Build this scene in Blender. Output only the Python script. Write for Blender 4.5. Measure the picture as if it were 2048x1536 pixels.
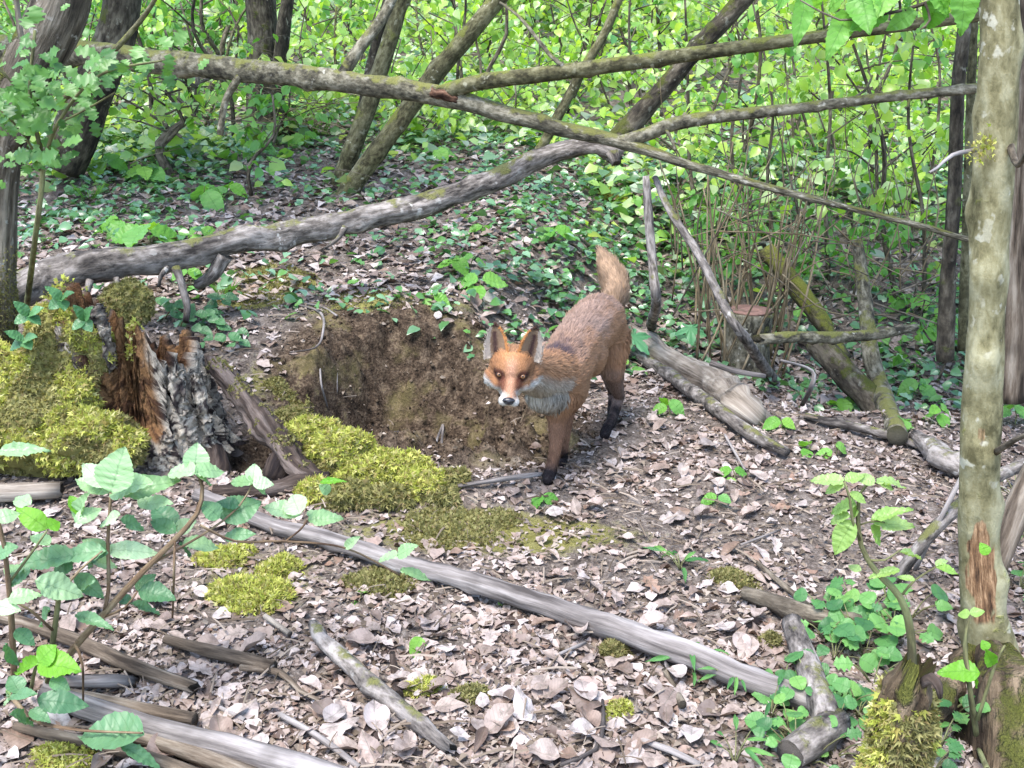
import bpy, math, random
import numpy as np
from mathutils import Vector, Matrix

for o in list(bpy.data.objects):
    bpy.data.objects.remove(o, do_unlink=True)
SC = bpy.context.scene
COL = SC.collection
RAD = math.radians

# ------------------------------------------------------------------ camera
CAM_Z, PITCH, FPX = 1.05, RAD(17.0), 2100.0          # focal length in pixels of a 2048 wide frame
cam_d = bpy.data.cameras.new('camera')
cam_d.sensor_width = 36.0
cam_d.lens = 36.0 * FPX / 2048.0
cam_d.clip_start, cam_d.clip_end = 0.05, 400.0
cam = bpy.data.objects.new('camera', cam_d)
COL.objects.link(cam)
cam.location = (0, 0, CAM_Z)
cam.rotation_euler = (RAD(90) - PITCH, 0, 0)
SC.camera = cam

# ------------------------------------------------------------------ sky, sun, exposure
SUN_EL, SUN_AZ = RAD(66), RAD(215)                   # azimuth clockwise from +Y: behind the camera and to the left
w = bpy.data.worlds.new('World'); SC.world = w; w.use_nodes = True
nt = w.node_tree; nt.nodes.clear()
sky = nt.nodes.new('ShaderNodeTexSky'); sky.sky_type = 'NISHITA'; sky.sun_disc = False
sky.sun_elevation = SUN_EL; sky.sun_rotation = SUN_AZ
sky.air_density = 1.0; sky.dust_density = 1.5; sky.ozone_density = 1.0
bg = nt.nodes.new('ShaderNodeBackground'); bg.inputs['Strength'].default_value = 0.15
wo = nt.nodes.new('ShaderNodeOutputWorld')
nt.links.new(sky.outputs[0], bg.inputs[0]); nt.links.new(bg.outputs[0], wo.inputs[0])
sl = bpy.data.lights.new('sun', 'SUN'); sl.energy = 1.5; sl.angle = RAD(26); sl.color = (1.0, 0.97, 0.93)
sun = bpy.data.objects.new('sun', sl); COL.objects.link(sun)
sd = Vector((math.sin(SUN_AZ) * math.cos(SUN_EL), math.cos(SUN_AZ) * math.cos(SUN_EL), math.sin(SUN_EL)))
sun.rotation_euler = sd.to_track_quat('Z', 'Y').to_euler(); sun.location = (0, 0, 30)
SC.view_settings.view_transform = 'Standard'; SC.view_settings.look = 'None'
SC.view_settings.gamma = 1.0; SC.view_settings.use_curve_mapping = False
SC.view_settings.exposure = 2.15
cy = SC.cycles
cy.max_bounces = 6; cy.diffuse_bounces = 4; cy.glossy_bounces = 2; cy.transmission_bounces = 4
cy.transparent_max_bounces = 4; cy.caustics_reflective = False; cy.caustics_refractive = False

# ------------------------------------------------------------------ noise
def _hash(i, j, k):
    n = (i.astype(np.int64) * 374761393 + j.astype(np.int64) * 668265263 + k.astype(np.int64) * 1274126177) & 0xffffffff
    n = ((n ^ (n >> 13)) * 1274126177) & 0xffffffff
    n = (n ^ (n >> 16)) & 0xffffffff
    return n / 4294967295.0
def vnoise(p):
    p = np.asarray(p, float); f = np.floor(p); t = p - f; t = t * t * (3 - 2 * t); i = f.astype(np.int64)
    r = 0
    for a in (0, 1):
        for b in (0, 1):
            for c in (0, 1):
                wgt = (t[:, 0] if a else 1 - t[:, 0]) * (t[:, 1] if b else 1 - t[:, 1]) * (t[:, 2] if c else 1 - t[:, 2])
                r = r + wgt * _hash(i[:, 0] + a, i[:, 1] + b, i[:, 2] + c)
    return r * 2 - 1
def fbm(p, o=4, gain=.5):
    p = np.asarray(p, float); a, s, r = 1., 1., 0
    for q in range(o):
        r = r + a * vnoise(p * s + 17.3 * q); a *= gain; s *= 2.03
    return r
def fb2(x, y, sc, o=3, seed=0.):
    x = np.asarray(x, float); y = np.asarray(y, float)
    return fbm(np.stack([x * sc, y * sc, np.full_like(x, seed + .37)], -1), o)
def sstep(a, b, x):
    t = np.clip((x - a) / (b - a), 0, 1); return t * t * (3 - 2 * t)

# ------------------------------------------------------------------ terrain
YL = [-40, 0, 2.3, 2.6, 3.0, 3.4, 4.2, 6, 9, 18, 30, 60]; ZL = [-2, -.02, 0, .03, .13, .26, .36, .60, 1.0, 2.4, 6, 14]
YR = [-40, 0, 2.6, 3.1, 3.5, 4.0, 4.8, 6, 9, 18, 30, 60]; ZR = [-2, 0, 0, .015, -.07, -.06, .14, .45, .95, 2.4, 6, 14]
def _prof(y, Y, Z):
    return (np.interp(y - .14, Y, Z) + 2 * np.interp(y, Y, Z) + np.interp(y + .14, Y, Z)) / 4
def pit_field(x, y):
    dx, dy = x + .36, y - 2.93
    dx = dx / np.where(dx < 0, .30, .54); dy = dy / np.where(dy < 0, .33, .47)
    return dx * dx + dy * dy
def height(x, y, fine=True):
    x = np.asarray(x, float); y = np.asarray(y, float)
    m = sstep(-.42, .26, x - .30 * np.clip(y - 3.1, 0, 1.5))
    h = _prof(y, YL, ZL) * (1 - m) + _prof(y, YR, ZR) * m
    h = h - .10 * sstep(.7, 1.2, x) * sstep(3.0, 3.5, y) * (1 - sstep(4.2, 5.0, y))
    h = h + .05 * fb2(x, y, .9, 2, 3.) * sstep(2.6, 4.5, y) + .012 * fb2(x, y, 4., 3, 9.)
    # soil ridge carrying the mossy root in front of the burrow
    ax, ay, bx, by = -.60, 2.72, -.13, 2.47
    t = np.clip(((x - ax) * (bx - ax) + (y - ay) * (by - ay)) / ((bx - ax) ** 2 + (by - ay) ** 2), 0, 1)
    dd = (x - ax - t * (bx - ax)) ** 2 + (y - ay - t * (by - ay)) ** 2
    h = h + .055 * (1 - .5 * t) * np.exp(-dd / .008)
    # hollow under the dark root
    h = h - .15 * np.exp(-(((x + .70) / .10) ** 2 + ((y - 2.70) / .10) ** 2))
    h = h - 0.0
    # burrow
    q = pit_field(x, y)
    hp = -.27 + .54 * np.power(q, .80)
    k = .06
    e = np.clip(.5 + .5 * (h - hp) / k, 0, 1)
    soil = 1 - sstep(.75, 1.45, q)
    h = (hp * e + h * (1 - e)) - k * e * (1 - e)
    h = h - .12 * np.exp(-(((x + .42) / .18) ** 2 + ((y - 2.98) / .14) ** 2)) - .08 * np.exp(-(((x + .22) / .10) ** 2 + ((y - 2.80) / .09) ** 2))
    if fine:
        clump = fb2(x, y, 7, 5, 1.) * .066 + np.abs(fb2(x, y, 18, 4, 5.)) * .046 - .025
        h = h + clump * soil
        h = h + .006 * fb2(x, y, 20, 3, 2.) * (y < 6)
    return h
def hz(x, y):
    return float(height(np.array([x]), np.array([y]))[0])

# ------------------------------------------------------------------ from a pixel of the photograph to a point of the place
cp, sp_ = math.cos(PITCH), math.sin(PITCH)
def ray(u, v):
    a, b = (u - 1024) / FPX, -(v - 768) / FPX
    return np.array([a, cp + b * sp_, -sp_ + b * cp])
def P(u, v, y):
    d = ray(u, v); t = y / d[1]
    return Vector((d[0] * t, y, CAM_Z + d[2] * t))
YS = np.concatenate([np.linspace(.9, 5, 700), np.linspace(5.01, 24, 700)])
def G(u, v, off=0.0):
    d = ray(u, v); t = YS / d[1]; x = d[0] * t; z = CAM_Z + d[2] * t
    f = z - height(x, YS) - off
    i = np.argmax(f < 0)
    if f[i] >= 0: i = len(YS) - 1
    if i == 0: return Vector((x[0], YS[0], z[0]))
    s = f[i - 1] / (f[i - 1] - f[i] + 1e-9)
    return P(u, v, YS[i - 1] + s * (YS[i] - YS[i - 1]))
def depth_of(p):
    return p.y * cp + (CAM_Z - p.z) * sp_
def px(n, p):
    return n * depth_of(p) / FPX

# ------------------------------------------------------------------ mesh and object helpers
def mesh_np(name, V, F, attrs=None, uv=None, smooth=True, cols=None):
    V = np.asarray(V, np.float32); F = np.asarray(F, np.int32)
    me = bpy.data.meshes.new(name); n, k = F.shape
    me.vertices.add(len(V)); me.vertices.foreach_set('co', V.ravel())
    me.loops.add(n * k); me.loops.foreach_set('vertex_index', F.ravel())
    me.polygons.add(n); me.polygons.foreach_set('loop_start', np.arange(0, n * k, k, dtype=np.int32))
    if smooth: me.polygons.foreach_set('use_smooth', np.ones(n, bool))
    for an, av in (attrs or {}).items():
        av = np.asarray(av, np.float32)
        if av.ndim == 1:
            a = me.attributes.new(an, 'FLOAT', 'POINT'); a.data.foreach_set('value', av)
        else:
            a = me.attributes.new(an, 'FLOAT_VECTOR', 'POINT'); a.data.foreach_set('vector', av.ravel())
    if cols is not None:
        a = me.attributes.new('col', 'FLOAT_COLOR', 'POINT')
        a.data.foreach_set('color', np.concatenate([cols, np.ones((len(V), 1))], 1).astype(np.float32).ravel())
    if uv is not None:
        l = me.uv_layers.new(name='UVMap'); l.data.foreach_set('uv', np.asarray(uv, np.float32)[F.ravel()].ravel())
    me.update(calc_edges=True); me.validate()
    return me
def tag(o, label=None, cat=None, group=None, kind=None):
    if label: o['label'] = label
    if cat: o['category'] = cat
    if group: o['group'] = group
    if kind: o['kind'] = kind
    return o
def empty(name, loc, label=None, cat=None, group=None):
    o = bpy.data.objects.new(name, None); COL.objects.link(o); o.location = loc; o.empty_display_size = .05
    return tag(o, label, cat, group)
def root_of(o):
    return o
def link(name, me, mat, parent=None, M=None):
    """M: world matrix of the object; parents are never rotated or scaled, only moved"""
    o = bpy.data.objects.new(name, me); COL.objects.link(o)
    if mat is not None and not me.materials: me.materials.append(mat)
    M = M or Matrix.Identity(4)
    if parent is not None:
        o.parent = parent
        L = Vector((0, 0, 0)); q = parent
        while q is not None: L = L + q.location; q = q.parent
        M = Matrix.Translation(-L) @ M
    o.matrix_basis = M
    return o
def shifted(V, p):
    return np.asarray(V) - np.array(p)[None, :]
def place(name, V, F, mat, parent=None, origin=None, **kw):
    """verts in world space; the object's own origin is put at 'origin'"""
    if parent is not None and origin is None:
        origin = Vector((0, 0, 0)); q = parent
        while q is not None: origin = origin + q.location; q = q.parent
    origin = Vector(origin) if origin is not None else Vector(np.asarray(V).mean(0))
    me = mesh_np(name, shifted(V, origin), F, **kw)
    return link(name, me, mat, parent, Matrix.Translation(origin))

def catmull(pts, rad, step):
    P_ = [np.array(p, float) for p in pts]
    P_ = [2 * P_[0] - P_[1]] + P_ + [2 * P_[-1] - P_[-2]]
    r = [rad[0]] + list(rad) + [rad[-1]]
    out, ro = [], []
    for i in range(1, len(P_) - 2):
        n = max(2, int(np.linalg.norm(P_[i + 1] - P_[i]) / step))
        for j in range(n):
            t = j / n; t2, t3 = t * t, t * t * t
            out.append(.5 * (2 * P_[i] + (P_[i + 1] - P_[i - 1]) * t + (2 * P_[i - 1] - 5 * P_[i] + 4 * P_[i + 1] - P_[i + 2]) * t2 + (3 * P_[i] - P_[i - 1] - 3 * P_[i + 1] + P_[i + 2]) * t3))
            ro.append(r[i] * (1 - t) + r[i + 1] * t)
    out.append(P_[-2]); ro.append(r[-2])
    return np.array(out), np.array(ro)
def tube(pts, rad, seg=12, step=.03, rough=.08, seed=0., wob=0., jag=(0, 0), kn=0):
    C, r = catmull(pts, rad, step); n = len(C)
    if wob:
        L0 = np.arange(n) * step
        for a in range(3):
            C[:, a] += wob * fbm(np.stack([L0 * 5, np.full(n, seed + a * 9.1), np.zeros(n)], -1), 3) * np.minimum(1, np.minimum(np.arange(n), np.arange(n)[::-1]) / 3.)
    T = np.gradient(C, axis=0); T /= np.linalg.norm(T, axis=1)[:, None] + 1e-12
    nrm = np.cross(T[0], [0.31, .2, .93]); nrm /= np.linalg.norm(nrm)
    N = []
    for i in range(n):
        nrm = nrm - T[i] * np.dot(nrm, T[i]); nrm /= np.linalg.norm(nrm); N.append(nrm)
    N = np.array(N); B = np.cross(T, N)
    ln = np.concatenate([[0], np.cumsum(np.linalg.norm(np.diff(C, axis=0), axis=1))])
    a = np.arange(seg) / seg * 2 * math.pi
    ca, sa = np.cos(a), np.sin(a)
    R0 = float(np.mean(r))
    bk = np.stack([np.tile(ca * R0, n), np.tile(sa * R0, n), np.repeat(ln, seg)], -1) + seed * 1.7
    rr = np.repeat(r, seg)
    if rough:
        q = np.stack([np.tile(ca, n) * 1.6, np.tile(sa, n) * 1.6, np.repeat(ln, seg) / max(R0, .01) * .55], -1) + seed * 3.1
        rr = rr * (1 + rough * fbm(q, 3))
    if kn:
        for q in range(kn):
            ci = int((.1 + .8 * ((q * .618 + seed * .37) % 1)) * n); an = (seed * 2.3 + q * 2.1) % 6.28
            d2 = ((np.repeat(ln, seg) - ln[ci]) / (R0 * .8)) ** 2 + ((np.cos(np.tile(a, n) - an) - 1) * 3) ** 2
            rr = rr * (1 + .28 * np.exp(-d2))
    V = np.repeat(C, seg, 0) + np.repeat(N, seg, 0) * (np.tile(ca, n) * rr)[:, None] + np.repeat(B, seg, 0) * (np.tile(sa, n) * rr)[:, None]
    rs = np.random.default_rng(int(seed * 97) % 9999 + 1)
    if jag[0]: V[:seg] -= T[0][None] * (rs.random(seg) * jag[0])[:, None]
    if jag[1]: V[-seg:] += T[-1][None] * (rs.random(seg) * jag[1])[:, None]
    i, j = np.meshgrid(np.arange(n - 1), np.arange(seg), indexing='ij'); i = i.ravel(); j = j.ravel(); j2 = (j + 1) % seg
    F = np.stack([i * seg + j, i * seg + j2, (i + 1) * seg + j2, (i + 1) * seg + j], -1)
    # caps: quads that share a centre vertex (degenerate last corner avoided with pairs of rim edges)
    V = np.concatenate([V, [C[0] + T[0] * rr[0] * .1], [C[-1] - T[-1] * rr[-1] * .1]]); bk = np.concatenate([bk, [[0, 0, 0]], [[0, 0, ln[-1]]]])
    c0, c1 = n * seg, n * seg + 1
    k = np.arange(0, seg, 2)
    F0 = np.stack([np.full(len(k), c0), (k + 2) % seg, k + 1, k], -1)
    o = (n - 1) * seg
    F1 = np.stack([np.full(len(k), c1), o + k, o + k + 1, o + (k + 2) % seg], -1)
    return V, np.concatenate([F, F0, F1]), bk
def merge(parts):
    Vs, Fs, Bs, o = [], [], [], 0
    for V, F, B in parts:
        Vs.append(V); Fs.append(F + o); Bs.append(B); o += len(V)
    return np.concatenate(Vs), np.concatenate(Fs), np.concatenate(Bs)

# ------------------------------------------------------------------ materials
def new_mat(name):
    m = bpy.data.materials.new(name); m.use_nodes = True; t = m.node_tree; t.nodes.clear()
    out = t.nodes.new('ShaderNodeOutputMaterial')
    return m, t, out
class NB:
    def __init__(s, t): s.t = t
    def n(s, kind, **kw):
        x = s.t.nodes.new('ShaderNode' + kind)
        for k, v in kw.items():
            if k in ('ins',):
                for a, b in v.items(): s.set(x, a, b)
            else: setattr(x, k, v)
        return x
    def set(s, node, key, val):
        i = node.inputs[key]
        if hasattr(val, 'is_output') or isinstance(val, bpy.types.NodeSocket): s.t.links.new(val, i)
        else: i.default_value = val
    def math(s, op, a, b=0.0, c=None, clamp=False):
        x = s.n('Math', operation=op, use_clamp=clamp); s.set(x, 0, a); s.set(x, 1, b)
        if c is not None: s.set(x, 2, c)
        return x.outputs[0]
    def noise(s, vec, scale, detail=4, rough=.55, dist=0.):
        x = s.n('TexNoise'); s.set(x, 'Vector', vec); s.set(x, 'Scale', scale); s.set(x, 'Detail', detail); s.set(x, 'Roughness', rough); s.set(x, 'Distortion', dist)
        return x.outputs['Fac']
    def ramp(s, fac, stops, interp='LINEAR'):
        x = s.n('ValToRGB'); e = x.color_ramp.elements; x.color_ramp.interpolation = interp
        while len(e) < len(stops): e.new(.5)
        for i, (p, c) in enumerate(stops):
            e[i].position = p; e[i].color = tuple(c) + (1,) if len(c) == 3 else c
        s.set(x, 'Fac', fac); return x.outputs['Color']
    def step(s, fac, a, b):
        x = s.n('MapRange', interpolation_type='SMOOTHSTEP'); s.set(x, 'Value', fac); s.set(x, 'From Min', a); s.set(x, 'From Max', b); return x.outputs[0]
    def mix(s, f, a, b):
        x = s.n('Mix', data_type='RGBA'); s.set(x, 0, f); s.set(x, 6, a if not isinstance(a, tuple) else tuple(a) + (1,) if len(a) == 3 else a)
        s.set(x, 7, b if not isinstance(b, tuple) else tuple(b) + (1,) if len(b) == 3 else b); return x.outputs[2]
    def scale(s, vec, sc):
        x = s.n('Mapping'); s.set(x, 'Vector', vec); s.set(x, 'Scale', sc); return x.outputs[0]
def bsdf(t, nb, out, col, rough=.9, spec=.2, bump=None, bs=.5, bd=.01):
    b = nb.n('BsdfPrincipled'); nb.set(b, 'Base Color', col if not isinstance(col, tuple) else col + (1,)); nb.set(b, 'Roughness', rough); nb.set(b, 'Specular IOR Level', spec)
    if bump is not None:
        x = nb.n('Bump'); nb.set(x, 'Strength', bs); nb.set(x, 'Distance', bd); nb.set(x, 'Height', bump); t.links.new(x.outputs[0], b.inputs['Normal'])
    t.links.new(b.outputs[0], out.inputs[0]); return b

def bark(name, dark, mid, light, stretch=.22, fine=70, spots=None, moss=None, moss_amt=.5, rough=.92, bd=.006, streak=1.):
    m, t, out = new_mat(name); nb = NB(t)
    a = nb.n('Attribute', attribute_name='bk').outputs['Vector']
    g = nb.n('NewGeometry')
    s1 = nb.scale(a, (1, 1, stretch))
    n1 = nb.noise(s1, fine, 6, .65); n2 = nb.noise(s1, fine * .22, 4, .6, .4); n3 = nb.noise(a, 9, 3, .6)
    f = nb.math('ADD', nb.math('MULTIPLY', n1, .55), nb.math('MULTIPLY', n2, .45))
    c = nb.ramp(f, [(.40, dark), (.5, mid), (.60, light)])
    c = nb.mix(nb.step(n3, .45, .75), c, nb.mix(.55, c, dark))
    if spots:
        n4 = nb.noise(a, 38, 3, .5); n5 = nb.noise(a, 7, 2, .5)
        sm = nb.math('MULTIPLY', nb.step(n4, .60, .68), nb.step(n5, .46, .62))
        c = nb.mix(nb.math('MULTIPLY', sm, .85), c, spots)
    hgt = f
    if moss:
        sep = nb.n('SeparateXYZ'); nb.set(sep, 0, g.outputs['Normal'])
        up = nb.math('ADD', nb.math('MULTIPLY', sep.outputs['Z'], .22), nb.noise(a, 13, 5, .65))
        mm = nb.step(up, .62 - .25 * moss_amt, .76 - .2 * moss_amt)
        fm = nb.noise(a, 260, 3, .6)
        c = nb.mix(nb.math('MULTIPLY', mm, .9), c, nb.mix(fm, tuple(x * .45 for x in moss), tuple(min(1, x * 1.5) for x in moss)))
        hgt = nb.math('ADD', f, nb.math('MULTIPLY', mm, nb.math('MULTIPLY', fm, .7)))
    bsdf(t, nb, out, c, rough, .15, hgt, 1., bd * 1.6)
    return m
def leafmat(name, cols, trans=.35, tcol=None, gloss=.42, spec=.35, island=True, veins=False, mottle=0):
    m, t, out = new_mat(name); nb = NB(t)
    rnd = nb.n('NewGeometry').outputs['Random Per Island'] if island else nb.n('ObjectInfo').outputs['Random']
    n = len(cols)
    c = nb.ramp(rnd, [(i / max(1, n - 1), q) for i, q in enumerate(cols)])
    bump = None
    tc = nb.n('TexCoord')
    nz = nb.noise(tc.outputs['Object'], 45, 3, .6)
    c = nb.mix(nb.math('MULTIPLY', nz, .35), c, nb.mix(.6, c, (.02, .05, .01))) if not mottle else nb.mix(nb.step(nb.noise(tc.outputs['Object'], mottle, 5, .7), .42, .68), c, nb.mix(.55, c, (.05, .03, .02)))
    if veins:
        uv = nb.n('SeparateXYZ'); nb.set(uv, 0, tc.outputs['UV'])
        x = nb.math('ABSOLUTE', nb.math('SUBTRACT', uv.outputs[0], .5)); y = uv.outputs[1]
        k = nb.math('FRACT', nb.math('MULTIPLY', nb.math('SUBTRACT', y, nb.math('MULTIPLY', x, .55)), 8.0))
        k = nb.math('ABSOLUTE', nb.math('SUBTRACT', k, .5))
        lat = nb.math('SUBTRACT', 1.0, nb.step(k, .02, .11)); mid = nb.math('SUBTRACT', 1.0, nb.step(x, .008, .03))
        vm = nb.math('MAXIMUM', nb.math('MULTIPLY', lat, .55), mid)
        c = nb.mix(nb.math('MULTIPLY', vm, .45), c, nb.mix(.55, c, (.012, .05, .012)))
        bump = nb.math('SUBTRACT', 1.0, vm)
    b = nb.n('BsdfPrincipled'); nb.set(b, 'Base Color', c); nb.set(b, 'Roughness', gloss); nb.set(b, 'Specular IOR Level', spec)
    if bump is not None:
        x = nb.n('Bump'); nb.set(x, 'Strength', .35); nb.set(x, 'Distance', .002); nb.set(x, 'Height', bump); t.links.new(x.outputs[0], b.inputs['Normal'])
    tr = nb.n('BsdfTranslucent')
    tcm = nb.n('Mix', data_type='RGBA', blend_type='MULTIPLY'); nb.set(tcm, 0, 1.0); nb.set(tcm, 6, c); nb.set(tcm, 7, (tcol or (1.6, 1.5, .6)) + (1,))
    nb.set(tr, 'Color', tcm.outputs[2])
    mx = nb.n('MixShader'); nb.set(mx, 0, trans); t.links.new(b.outputs[0], mx.inputs[1]); t.links.new(tr.outputs[0], mx.inputs[2])
    t.links.new(mx.outputs[0], out.inputs[0])
    return m
def plain(name, col, rough=.6, spec=.3, nscale=None, nvar=.3):
    m, t, out = new_mat(name); nb = NB(t)
    c = tuple(col)
    bump = None
    if nscale:
        tc = nb.n('TexCoord').outputs['Object']; nz = nb.noise(tc, nscale, 4, .6)
        c = nb.mix(nz, tuple(x * (1 - nvar) for x in col), tuple(min(1, x * (1 + nvar)) for x in col)); bump = nz
    bsdf(t, nb, out, c, rough, spec, bump, .4, .003); return m
def attrmat(name, rough=.75, spec=.2, nscale=0):
    m, t, out = new_mat(name); nb = NB(t)
    c = nb.n('Attribute', attribute_name='col').outputs['Color']
    if nscale:
        nz = nb.noise(nb.n('TexCoord').outputs['Object'], nscale, 5, .65)
        c = nb.mix(nb.math('MULTIPLY', nz, .6), c, nb.mix(.7, c, (.01, .008, .008)))
        n2 = nb.noise(nb.n('TexCoord').outputs['Object'], nscale * .35, 6, .7)
        c = nb.mix(nb.step(n2, .38, .52), nb.mix(.38, c, (.03, .022, .018)), c)
        bsdf(t, nb, out, c, rough, spec, nb.math('ADD', nb.math('MULTIPLY', nz, .5), n2), 1., .025)
    else: bsdf(t, nb, out, c, rough, spec)
    return m
# ------------------------------------------------------------------ the ground
def ground_material():
    m, t, out = new_mat('forest_soil'); nb = NB(t)
    oc = nb.n('TexCoord').outputs['Object']
    soil = nb.n('Attribute', attribute_name='soil').outputs['Fac']; moss = nb.n('Attribute', attribute_name='mossy').outputs['Fac']
    n1 = nb.noise(oc, 30, 6, .7); n2 = nb.noise(oc, 6, 4, .6); n3 = nb.noise(oc, 140, 4, .65)
    litter = nb.ramp(nb.math('ADD', nb.math('MULTIPLY', n1, .6), nb.math('MULTIPLY', n3, .4)), [(.36, (.034, .027, .022)), (.5, (.13, .106, .09)), (.64, (.27, .235, .208))])
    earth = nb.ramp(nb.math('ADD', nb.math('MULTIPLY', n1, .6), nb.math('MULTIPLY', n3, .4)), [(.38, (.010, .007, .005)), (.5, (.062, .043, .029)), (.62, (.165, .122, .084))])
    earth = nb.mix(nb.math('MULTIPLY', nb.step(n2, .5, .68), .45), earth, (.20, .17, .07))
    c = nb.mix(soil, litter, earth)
    mcol = nb.mix(n3, (.07, .075, .012), (.26, .24, .05))
    mm = nb.step(nb.math('ADD', moss, nb.math('MULTIPLY', nb.math('SUBTRACT', n1, .5), 1.2)), .45, .8)
    c = nb.mix(nb.math('MULTIPLY', mm, .75), c, mcol)
    h = nb.math('ADD', nb.math('MULTIPLY', n1, .7), nb.math('MULTIPLY', n3, .45))
    bsdf(t, nb, out, c, .95, .1, h, .9, .02)
    return m
def axis(spans):
    out = [spans[0][0]]
    for a, b, s in spans:
        n = max(1, int(round((b - a) / s))); out += list(a + (b - a) * (np.arange(1, n + 1) / n))
    return np.array(out)
gx = axis([(-60, -10, 5), (-10, -3, .5), (-3, -1.3, .06), (-1.3, -.8, .022), (-.8, .4, .0095), (.4, 1.5, .022), (1.5, 3, .06), (3, 10, .5), (10, 60, 5)])
gy = axis([(-20, 0, 4), (0, 1.0, .2), (1.0, 2.4, .025), (2.4, 3.5, .0095), (3.5, 5, .03), (5, 9, .1), (9, 20, .5), (20, 60, 4)])
X, Y = np.meshgrid(gx, gy, indexing='ij'); x = X.ravel(); y = Y.ravel()
z = height(x, y)
q = pit_field(x, y)
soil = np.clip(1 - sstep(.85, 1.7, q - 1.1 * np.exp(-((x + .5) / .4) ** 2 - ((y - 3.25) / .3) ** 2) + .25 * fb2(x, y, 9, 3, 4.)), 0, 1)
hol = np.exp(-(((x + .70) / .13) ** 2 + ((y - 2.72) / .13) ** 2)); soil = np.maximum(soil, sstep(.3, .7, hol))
def moss_field(x, y):
    m = np.exp(-(((x + .48) / .35) ** 2 + ((y - 3.25) / .35) ** 2)) * .8      # earth bank above the burrow
    m = m + np.exp(-(((x + .10) / .34) ** 2 + ((y - 2.27) / .14) ** 2)) * .8   # below the mossy root
    m = m + np.exp(-(((x + .66) / .16) ** 2 + ((y - 2.98) / .16) ** 2)) * .75 + np.exp(-(((x + .25) / .4) ** 2 + ((y - 3.5) / .14) ** 2)) * .5
    m = m + np.exp(-(((x + .55) / .2) ** 2 + ((y - 2.0) / .16) ** 2)) * .8
    m = m + np.exp(-(((x - .1) / .4) ** 2 + ((y - 2.2) / .12) ** 2)) * .5
    return m
mossy = np.clip(moss_field(x, y), 0, 1) * (1 - soil * .6)
n0, n1 = len(gx), len(gy)
i, j = np.meshgrid(np.arange(n0 - 1), np.arange(n1 - 1), indexing='ij'); i = i.ravel(); j = j.ravel()
F = np.stack([i * n1 + j, (i + 1) * n1 + j, (i + 1) * n1 + j + 1, i * n1 + j + 1], -1)
# overhanging left lip of the burrow: pull the upper wall outwards a little
pa = np.arctan2(y - 2.93, (x + .36)); am = sstep(.2, 1.5, pa) * np.where(pa > 0, 1, 0) + sstep(-2.6, -2.9, pa) * (pa < 0)
lip = np.exp(-(((q - .92) / .24) ** 2)) * np.clip(am, 0, 1) * np.clip(.55 + 1.1 * fb2(x, y, 9, 3, 77.), 0, 1.5); lr = np.hypot(x + .36, y - 2.93) + 1e-6
gme = mesh_np('ground', np.stack([x - .01 * lip * (x + .36) / lr, y - .04 * lip * (y - 2.93) / lr, z + .012 * lip], -1), F, attrs={'soil': soil, 'mossy': mossy})
ground = link('ground', gme, ground_material()); tag(ground, 'leaf strewn forest floor with an open earth burrow', kind='structure')

# ------------------------------------------------------------------ leaf shapes
def leaf_shape(kind='ovate', n=6, wid=.32, fold=.18, droop=.15, serr=0., curl=0., wave=0., cols=5, seed=0):
    rs = np.random.default_rng(seed)
    t = np.linspace(0, 1, n + 1)
    if kind == 'ovate': wv = np.sin(np.pi * np.power(t, .72)) ** .85
    elif kind == 'round': wv = np.sin(np.pi * np.power(t, .8)) ** .6
    elif kind == 'lance': wv = np.sin(np.pi * np.power(t, .8))
    elif kind == 'obovate': wv = np.sin(np.pi * np.power(t, 1.35)) ** .8
    elif kind == 'lobed': wv = np.sin(np.pi * np.power(t, 1.05)) ** .55 * (.74 + .26 * np.cos(2 * np.pi * 3.6 * (t + .02)))
    wv = wv * wid; wv[0] = .012; wv[-1] = .004
    s = np.linspace(-1, 1, cols)
    V, U = [], []
    ph = rs.random() * 6
    for i in range(n + 1):
        for k in range(cols):
            e = abs(s[k])
            ww = wv[i] * (1 - serr * (i % 2) * (e > .9))
            if kind == 'lobed' : ww = ww if e > .9 else wid * .8 * np.sin(np.pi * t[i]) ** .6 * 1.0
            xx = s[k] * ww
            zz = -droop * t[i] ** 2 + fold * abs(xx) + curl * xx * xx * 4 + wave * math.sin(t[i] * 9 + ph + s[k] * 1.5) * e
            V.append((xx, t[i], zz)); U.append((.5 + .5 * s[k] * min(1, ww / wid), t[i]))
    F = []
    for i in range(n):
        for k in range(cols - 1):
            a = i * cols + k; F.append((a, a + 1, a + cols + 1, a + cols))
    V = np.array(V)
    if wave or curl: V[:, 2] += .04 * rs.standard_normal(len(V)) * (wave > 0) * .5
    return V, np.array(F), np.array(U)
def maple_shape():
    out = []
    lobes = [(-125, .45), (-62, .82), (0, 1.), (62, .82), (125, .45)]
    for k, (a, r) in enumerate(lobes):
        for da, rr in ((-24, .50), (-15, .72), (-8, .80), (-6, .93), (0, 1.), (6, .93), (8, .80), (15, .72), (24, .50)):
            an = RAD(a + da); out.append((math.sin(an) * r * rr, .32 + math.cos(an) * r * rr * .68))
        if k < 4: an = RAD((a + lobes[k + 1][0]) / 2); out.append((math.sin(an) * .38, .32 + math.cos(an) * .30))
    out.append((0, .20))
    n = len(out); V = [(0, .32, 0)] + [(x, y, -.12 * (x * x + (y - .3) ** 2) + .03 * math.sin(i * 1.3)) for i, (x, y) in enumerate(out)]
    F = [(0, 1 + (i + 1) % n, 1 + i) for i in range(n)]
    U = [(.5, .3)] + [(.5 + x * .5, y) for x, y in out]
    return np.array(V), np.array(F), np.array(U)
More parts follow.
